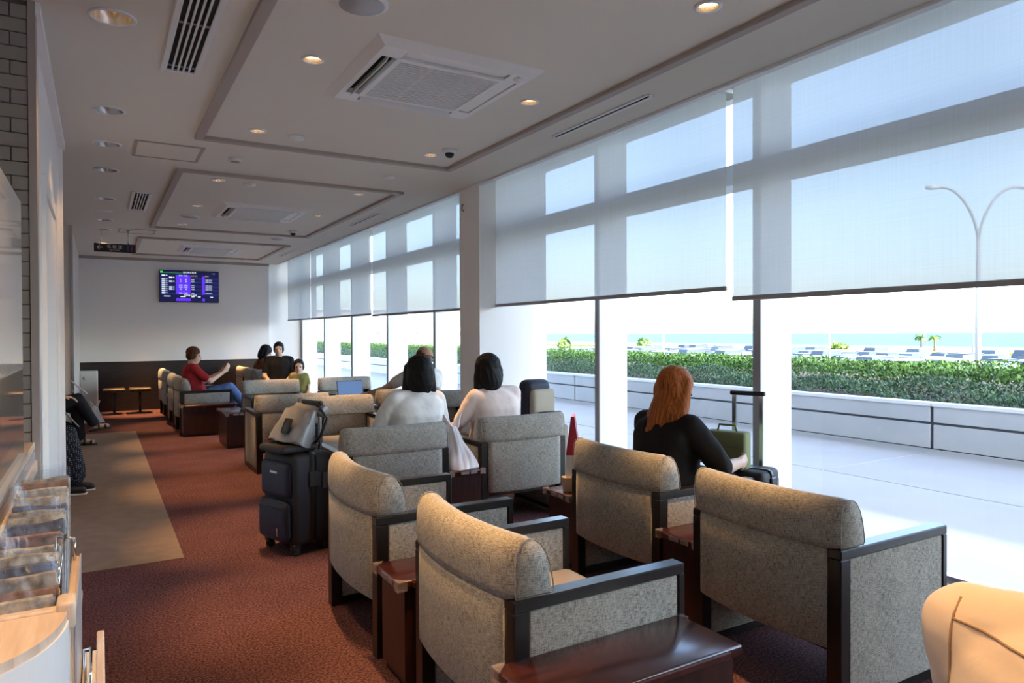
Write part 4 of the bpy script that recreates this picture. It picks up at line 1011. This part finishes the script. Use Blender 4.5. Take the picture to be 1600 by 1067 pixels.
person('man with black hair in a black shirt facing us in the far armchair', (2.63, 12.22, 0), R(165), SK1, C_BK, C_DK, HB, SHB,
       dict(neck=(0, -.02, 1.0), chest=(0, -.03, .86), head=(0, .0, 1.13), shl=(-.18, -.03, .95), shr=(.18, -.03, .95), waist=(0, -.02, .66)), 'short', .7, voxel=.011, build=1.05)
person('small child with black hair in an olive yellow top beside the man in black', (2.82, 11.62, 0), R(165), SK1, C_OL, C_DK, HB, SHB,
       dict(pelvis=(0, 0, .44), waist=(0, 0, .53), chest=(0, 0, .65), neck=(0, 0, .745), head=(0, .0, .85), shl=(-.11, 0, .70), shr=(.11, 0, .70), ell=(-.15, .02, .55), elr=(.15, .02, .55), wrl=(-.15, .1, .44), wrr=(.15, .1, .44), hipl=(-.06, 0, .43), hipr=(.06, 0, .43), knl=(-.07, .01, .25), knr=(.07, .01, .25), anl=(-.07, 0, .09), anr=(.07, 0, .09)), 'short', .8, voxel=.011, build=.72)
# two people on the bench in the recess
bn = thing('bench', 'upholstered bench in the left recess', 'bench', (-1.15, 8.4, 0))
MB().box(-.28, .30, -2.1, 2.1, .30, .42, .03, 3).build('bench_seat', FAB, bn); MB().box(-.29, -.20, -2.1, 2.1, .42, .85, .03, 3).build('bench_back', FAB, bn); MB().box(-.26, .22, -2.08, 2.08, 0, .30).build('bench_base', BLACKWOOD, bn)
def tablet(t, T, j):
    b = MB().box(-.085, .085, -.004, .004, -.12, .12, .004, 1).build('held_tablet', GREYP, t); b.location = (.02, .49, .68); b.rotation_euler = (.65, 0, .15)
person('seated person in a polka dot skirt and black shoes behind the white wall', (-.73, 7.20, 0), R(-90), SK1, C_BK, DOTS, HB, SHB,
       dict(footl=(.0, 1, -.05), footr=(.1, 1, -.05), solem=SHW, knl=(-.09, .40, .50), knr=(.10, .42, .50), anl=(-.05, .50, .09), anr=(.10, .44, .09)), 'bob', .9, skirt=True, long_legs=False, extra=tablet)
def tablet2(t, T, j):
    b = MB().box(-.09, .09, -.004, .004, -.12, .12, .004, 1).build('held_tablet', GREYP, t); b.location = (.0, .44, .74); b.rotation_euler = (.8, 0, 0)
person('seated person in black trousers and sandals with crossed legs', (-.66, 10.12, 0), R(-90), SK1, C_BK, C_DK, HB, SHB,
       dict(sandal=1, knr=(.02, .42, .60), knl=(-.10, .40, .50), anl=(-.10, .44, .09), anr=(-.06, .60, .265), footr=(-.05, 1, .12), footl=(0, 1, -.05)), 'short', .9, extra=tablet2)
# beige shoulder at the lower right
def seams(t, T, j):
    from mathutils.bvhtree import BVHTree
    top = [c for c in t.children if c.name.startswith('top')][0]; bv = BVHTree.FromPolygons([v.co for v in top.data.vertices], [tuple(p.vertices) for p in top.data.polygons])
    def hit(x, z):
        h = bv.ray_cast(Vector((x, -1, z)), Vector((0, 1, 0)))[0]
        return h + Vector((0, -.0012, 0)) if h else None
    for pts in ([hit(-.200 + .36 * k / 16, .915 - .012 * math.sin(PI * k / 16)) for k in range(17)], [hit(-.200 - .012 * (k / 10) ** 2, .945 - .24 * k / 10) for k in range(11)]):
        pts = [p for p in pts if p]
        if len(pts) > 2: MB().tube(pts, .0022, 5).build('seam', C_SEAM, top)
person('person in a light tan jacket at the lower right edge, only the shoulder showing', (1.37, .40, 0), R(-90), SK1, C_TAN, C_DK, HB, SHB,
       dict(chest=(0, -.10, .80), waist=(0, -.05, .64), neck=(0, -.11, .95), head=(0.02, -.06, 1.08), shl=(-.20, -.12, .885), shr=(.18, -.12, .885), ell=(-.26, .02, .64), elr=(.25, .05, .64)), 'short', 1.9, voxel=.007, build=1.15, extra=seams)

# ------------------------------------------------------------------ outside
PAVE = mat('pale_paving', (.43, .44, .46), .85, var=.08, vscale=1.2); CONC = mat('pale_concrete', (.52, .54, .57), .8, var=.08, vscale=2); CONCL = mat('coping_white', (.80, .82, .83), .7)
GAPM = mat('joint_dark', (.09, .10, .12), .9); ASPH = mat('asphalt', (.09, .09, .095), .9)
gd = struct('ground_terrace', MB().box(4.06, 15, -40, 120, -3, -.03), GAPM)
cache = {}
for iy in range(-1, 9):
    for ix, (xa, xb) in enumerate(((4.065, 6.22), (6.24, 8.43))):
        ya = -2.0 + iy * 3.2; key = round(xb - xa, 3)
        if key not in cache: o = cache[key] = MB().box(0, xb - xa, 0, 3.185, -.05, 0, .004, 1).build('paving_slab', PAVE, gd)
        else: o = cache[key].copy(); COL.objects.link(o)
        o.location = (xa, ya, random.uniform(-.001, .001))
struct('ground_far_paving', MB().box(4.06, 8.43, 26.8, 120, -.05, -.001).box(4.06, 8.43, -40, -5.25, -.05, -.001), PAVE)
# planter wall of panels
pw = thing('planter_wall', 'low pale concrete planter wall with white coping outside the windows', 'wall', (8.44, 0, 0))
MB().box(.03, .14, -30, 110, 0, .50).build('wall_core', GAPM, pw)
PL = 7.16 / 2; cache = {}
y0 = 4.51 - 7.16 * 2
k = 0
while y0 < 100:
    y1 = y0 + 7.16
    for nm, za, zb in (('concrete_panel', .315, .50), ('concrete_panel', .005, .285)):
        if za not in cache: o = cache[za] = MB().box(0, .05, .02, 7.14, za, zb, .004, 1).build(nm, CONC, pw)
        else: o = cache[za].copy(); COL.objects.link(o)
        o.location = (0, y0, 0)
    y0 = y1
y0 = 4.51 - 7.16 * 2
while y0 < 100:
    if 'c' not in cache: o = cache['c'] = MB().box(-.02, .16, .004, 7.156, .50, .545, .006, 1).build('coping_stone', CONCL, pw)
    else: o = cache['c'].copy(); COL.objects.link(o)
    o.location = (0, y0, 0); y0 += 7.16
struct('ground_planting_bed', MB().box(8.58, 15, -30, 110, -.1, .42), mat('soil', (.08, .06, .045), .95))
# hedges: thousands of small leaves
def hedge(name, x0, x1, ya, yb, hfun, n, size, m, label, seed):
    rg = np.random.default_rng(seed)
    u = rg.random(n); ys = ya + (yb - ya) * u ** 1.7; xs = x0 + (x1 - x0) * rg.random(n)
    zs = hfun(xs, ys) - rg.random(n) ** 2 * .16
    P = np.stack([xs, ys, zs], 1)
    sz = size * (.6 + .8 * rg.random(n)) * (1 + .02 * np.maximum(0, ys - 8))
    d = rg.normal(size=(n, 3)); d[:, 2] = np.abs(d[:, 2]) + .3; d /= np.linalg.norm(d, axis=1)[:, None]
    a = np.cross(d, rg.normal(size=(n, 3))); a /= np.linalg.norm(a, axis=1)[:, None]
    q = np.stack([P, P + d * sz[:, None] * .5 + a * sz[:, None] * .28, P + d * sz[:, None], P + d * sz[:, None] * .5 - a * sz[:, None] * .28], 1).reshape(-1, 3)
    me = bpy.data.meshes.new(name); me.vertices.add(4 * n); me.vertices.foreach_set('co', q.astype('f').ravel())
    me.loops.add(4 * n); me.loops.foreach_set('vertex_index', np.arange(4 * n, dtype='i')); me.polygons.add(n)
    me.polygons.foreach_set('loop_start', np.arange(0, 4 * n, 4, dtype='i')); me.polygons.foreach_set('loop_total', np.full(n, 4, 'i')); me.update(); me.validate()
    me.materials.append(m); o = bpy.data.objects.new(name, me); COL.objects.link(o); o['kind'] = 'stuff'; tag(o, label, 'hedge'); return o
h1 = lambda x, y: .60 + .07 * np.sin(y * 1.3 + x * 2) + .05 * np.sin(y * 3.1 - x * 4) + .03 * (x - 8.6) / 1.6
h2 = lambda x, y: .74 + .045 * np.sin(y * 1.9 + x) + .035 * np.sin(y * 5.3 + x * 3) - .0 * x
hedge('low_hedge', 8.72, 10.4, -1, 60, h1, 90000, .045, leafm('bluish_leaves', (.030, .080, .040), (.105, .20, .105)), 'low bluish green shrubs in front directly behind the white coping', 1)
hedge('tall_hedge', 10.5, 14.5, -1, 95, h2, 130000, .06, leafm('green_leaves', (.022, .075, .012), (.10, .22, .035)), 'taller bright green hedge behind the bluish shrubs', 2)
# unseen slab added to shade the paving, slatted to streak the facade strip
cn = struct('added_canopy', MB().box(5.25, 12.4, -45, 115, 7.0, 7.35), CONC)
MB().box(3.95, 5.25, -4.3, -4.1, 6.9, 7.2).box(3.95, 5.25, 18, 18.2, 6.9, 7.2).box(3.95, 5.25, 50, 50.2, 6.9, 7.2).box(3.95, 5.25, 80, 80.2, 6.9, 7.2).build('added_canopy_beam', CONC, cn)
for x in (4.12, 4.36, 4.60, 4.84, 5.08): MB().box(x - .045, x + .045, -45, 115, 7.0, 7.06).build('slat', CONC, cn)
struct('upper_storey', MB().box(-3.5, 3.95, YB - .2, YF + .6, 3.32, 7.4), CONC)

# car park, sea, far shore
struct('ground_car_park', MB().box(15, 190, -140, 330, -3.0, -2.4), ASPH)
struct('ground_bank', MB().box(122, 152, -150, 420, -2.5, -2.0), mat('yellow_green_grass', (.34, .38, .08), .9, var=.3, vscale=.4))
SEA = mat('turquoise_sea', (.045, .17, .215), .6, spec=.2, bump=.3, bscale=.5)
struct('ground_sea', MB().box(152, 14000, -9000, 14000, -5, -4), SEA)
FARG = mat('painted_haze_hills', (.16, .22, .27), 1, spec=0); FARL = mat('pale_far_shore', (.40, .43, .44), 1, spec=0)  # hills coloured pale blue to stand in for distance haze
rg = random.Random(4)
def ridge(name, D, a0, a1, hf, m, label, th=600, n=60):
    mb = MB(); vs = []; fs = []
    for i in range(n + 1):
        a = a0 + (a1 - a0) * i / n; h = hf(i / n); dx, dy = math.cos(a), math.sin(a)
        vs += [(D * dx, D * dy, -6), ((D + th * .4) * dx, (D + th * .4) * dy, h), ((D + th) * dx, (D + th) * dy, -6)]
    for i in range(n): fs += [(3 * i, 3 * i + 3, 3 * i + 4, 3 * i + 1), (3 * i + 1, 3 * i + 4, 3 * i + 5, 3 * i + 2)]
    mb.add(vs, fs, True); o = mb.build(name, m); o['kind'] = 'structure'; return o
def mh(t):
    return 30 + 330 * math.exp(-((t - .22) / .085) ** 2) + 190 * math.exp(-((t - .08) / .09) ** 2) + 170 * math.exp(-((t - .36) / .06) ** 2) + 18 * math.sin(37 * t) + 12 * math.sin(91 * t)
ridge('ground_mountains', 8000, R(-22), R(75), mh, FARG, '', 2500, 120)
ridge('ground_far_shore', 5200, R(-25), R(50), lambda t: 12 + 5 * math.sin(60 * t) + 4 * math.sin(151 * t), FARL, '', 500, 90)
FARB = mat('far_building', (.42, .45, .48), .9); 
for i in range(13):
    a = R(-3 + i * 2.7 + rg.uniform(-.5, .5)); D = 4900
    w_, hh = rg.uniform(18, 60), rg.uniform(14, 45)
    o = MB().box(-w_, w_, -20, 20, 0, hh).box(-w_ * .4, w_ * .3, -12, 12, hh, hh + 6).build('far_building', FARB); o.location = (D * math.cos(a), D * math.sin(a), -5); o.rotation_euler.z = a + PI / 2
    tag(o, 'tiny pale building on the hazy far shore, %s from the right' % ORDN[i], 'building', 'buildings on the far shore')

# cars
PAINT = carpaint(); CGL = mat('car_glass', (.02, .03, .04), .1, spec=.8); TYRE = RUBBER; TAILM = mat('tail_lamp', (.35, .01, .01), .3)
def make_car(kind):
    t = thing('parked_car', '', 'car'); L, Wd = (2.1, .85)
    van = kind == 'van'; h1_, h2_ = (.95, 1.85) if van else (.85, 1.45)
    lower = [(-L, .30), (-L, .72), (-L + .1, h1_), (L - .75, h1_), (L - .05, .70), (L, .45), (L, .30)]
    UP = Matrix.Rotation(PI / 2, 4, 'X')
    MB().prism(lower, -Wd, Wd, UP).build('car_body', PAINT, t)
    cab = [(-L + .1, h1_), (-L + .25, h2_ - .08), (-L + .6, h2_), (.55 if not van else .9, h2_), (1.25 if not van else 1.45, h1_)]
    cb = MB(); n = len(cab); vs = [(x, y * (Wd - .02 - (.16 if z > h1_ + .05 else 0)), z) for y in (-1, 1) for x, z in cab]
    cb.add(vs, [tuple(reversed(range(n))), tuple(range(n, 2 * n))] + [(i, (i + 1) % n, n + (i + 1) % n, n + i) for i in range(n)]); cb.build('cabin_glass', CGL, t)
    MB().box(-L + .5, .58 if not van else .92, -Wd + .17, Wd - .17, h2_ - .02, h2_ + .03, .02, 1).build('roof', PAINT, t)
    for x in (-1.3, 1.3):
        for s in (-1, 1): MB().lathe([(.25, -.1), (.32, -.08), (.32, .08), (.25, .1)], 14, Matrix.Translation((x, s * (Wd - .08), .32)) @ UP).build('wheel', TYRE, t)
    MB().box(-L - .02, -L + .05, -Wd + .05, -Wd + .3, .6, .8).box(-L - .02, -L + .05, Wd - .3, Wd - .05, .6, .8).build('tail_lamps', TAILM, t)
    return t
cars = {k: make_car(k) for k in ('car', 'van')}
CC = [('white', (.80, .80, .80)), ('silver', (.50, .52, .54)), ('black', (.02, .02, .025)), ('dark blue', (.03, .05, .12)), ('grey', (.20, .21, .22)), ('white', (.80, .80, .80)), ('white', (.8, .8, .8))]
rg = random.Random(21); tally = {}; used = {'car': False, 'van': False}
for row, X in enumerate((47, 52.5, 60, 66, 78, 84)):
    y = -6.0
    while y < 125 and y < min(X * 1.45, 85):
        if rg.random() < .95:
            kd = 'van' if rg.random() < .25 else 'car'; nm, c = rg.choice(CC)
            key_ = (nm, kd, row); tally[key_] = tally.get(key_, 0) + 1; l = '%s %s parked beyond the hedge, %s row, %s of its colour from right' % (nm, 'van' if kd == 'van' else 'saloon', ORD[row], ORDN[tally[key_] - 1]); p = (X + rg.uniform(-.3, .3), y, -2.4); a = R(rg.choice((0, 180)) + rg.uniform(-3, 3))
            if not used[kd]: t = cars[kd]; t.location = p; t.rotation_euler.z = a; t['label'] = l; used[kd] = True
            else: t = dup(cars[kd], p, a, l)
            t['group'] = '%s %ss in the %s parked row' % (nm, kd, ORD[row])
            for ch in t.children: ch.color = (*c, 1)
        y += 2.75
# trees and lamp posts
BARK = mat('palm_bark', (.16, .11, .07), .9); PALML = leafm('palm_leaves', (.05, .10, .01), (.14, .20, .03))
def palm(x, y, h, label, seed):
    rn = random.Random(seed); t = thing('palm_tree', label, 'palm tree', (x, y, -2.0))
    MB().tube([(0, 0, -.2), (.1, .05, h * .5), (.05, .12, h)], .16, 8, radii=[.24, .16, .13]).build('trunk', BARK, t)
    f = MB()
    for k in range(22):
        a = rn.uniform(0, 2 * PI); up = rn.uniform(-.2, 1.1); L = rn.uniform(1.0, 1.45)
        pts = [Vector((math.cos(a) * L * s, math.sin(a) * L * s, h + L * (up * s - 1.0 * s * s))) + Vector((.05, .12, 0)) for s in (0, .25, .5, .75, 1)]
        sd = Vector((-math.sin(a), math.cos(a), 0))
        for i in range(4):
            w0, w1 = (.06, .2, .24, .17, .02)[i], (.06, .2, .24, .17, .02)[i + 1]
            f.add([pts[i] - sd * w0, pts[i] + sd * w0, pts[i + 1] + sd * w1 - Vector((0, 0, .03)), pts[i + 1] - sd * w1 - Vector((0, 0, .03))], [(0, 1, 2, 3)])
    f.build('fronds', PALML, t)
def at(px, D):   # a point on the ground plane at distance D along the sight line through column px
    lat = (px - 800) / 1085 * D; return .863 * lat + .511 * D * .995, -.511 * lat + .86 * D
for px, D, h, l, sd in ((1440, 122, 2.6, 'left of the two short palms before the sea', 1), (1461, 122, 2.5, 'right of the two short palms before the sea', 2)): palm(*at(px, D), h, l, sd)
BUSH = leafm('bush_leaves', (.06, .13, .02), (.2, .26, .05))
def bush(px, D, w, h, label, sd):
    x, y = at(px, D); rg_ = np.random.default_rng(sd); m = MB()
    for k in range(130):
        d = rg_.normal(size=3); d /= np.linalg.norm(d); p = Vector((d[0] * w, d[1] * w, h * .55 + d[2] * h * .5)); a = Vector(rg_.normal(size=3)) * w * .22; b = Vector(rg_.normal(size=3)) * w * .22
        m.add([p - a, p + b, p + a, p - b], [(0, 1, 2, 3)])
    MBs = m.build('foliage', BUSH, None); MBs.name = 'round_tree'; MBs.location = (x, y, -2.3); tag(MBs, label, 'tree')
bush(884, 131, 1.1, 2.6, 'round tree far behind the cars in the left pane', 1); bush(1008, 131, 1.1, 2.6, 'round tree far behind the cars left of the thin lamp post', 2); bush(1312, 134, 1.4, 1.3, 'small round bush behind the cars left of the palms', 3)
LPM = mat('lamp_post_grey', (.36, .35, .33), .5)
def lamp(px, D, h, arms, label, base=-2.4):
    x, y = at(px, D); t = thing('street_lamp', label, 'street lamp', (x, y, base), R(-31))
    s = h / 10
    MB().tube([(0, 0, 0), (0, 0, h * .5), (0, 0, h * .76)], .09, 10, radii=[.14 * s ** .5, .12 * s ** .5, .095 * s ** .5]).build('pole', LPM, t)
    MB().lathe([(.2, 0), (.2, .15), (.12, .2)], 12).build('base', LPM, t)
    for a in arms:
        pts = [(a * 1.8 * s * (k / 8) ** 1.6, 0, h * .74 + h * .25 * math.sin(PI / 2 * k / 8)) for k in range(9)]
        pts[-1] = (pts[-1][0], 0, pts[-2][2] + .02)
        m = MB().tube(pts, .075, 8).build('arm', LPM, t)
        e = pts[-1]; MB().ell((e[0] + a * .30 * s, 0, e[2]), (.36 * s, .16 * s, .12 * s), 12).build('lamp_head', mat('lamp_glass', (.6, .6, .58), .25), m)
lamp(1529, 36, 11.4, (-1, 1), 'tall double armed street lamp seen through the right blind')
lamp(1521, 95, 8.4, (-1,), 'small street lamp just left of the tall double armed one')
lamp(1297, 62, 6.4, (1,), 'thin white street lamp right of the middle fin')
lamp(1038, 62, 7.0, (-1,), 'thin white street lamp beyond the cars in the middle pane')
# airport structure far along the facade
TW = mat('terminal_white', (.74, .74, .72), .8)
at_ = thing('elevated_walkway', 'pale elevated walkway on slim columns far along the building', 'building', (38, 95, -2.4), R(-20))
MB().box(-18, 16, -2.5, 2.5, 4.0, 5.2).box(-18, 16, -2.8, 2.8, 5.2, 5.5).build('deck', TW, at_)
for k in range(13):
    x = -17 + k * 2.7
    MB().cap((x, -1.5, 0), (x + (.8 if k % 3 == 0 else 0), -1.5, 4), .22, .22, 8, flat=True).build('column', TW, at_)
    if k % 3 == 0: MB().cap((x, -1.5, 0), (x - .9, -1.5, 4), .2, .2, 8, flat=True).build('strut', TW, at_)
MB().box(-14, 10, 8, 14, 0, 7.5).box(-15, 11, 7.5, 14.5, 7.5, 8).build('hall', mat('hall_pale', (.6, .6, .58), .8), at_)
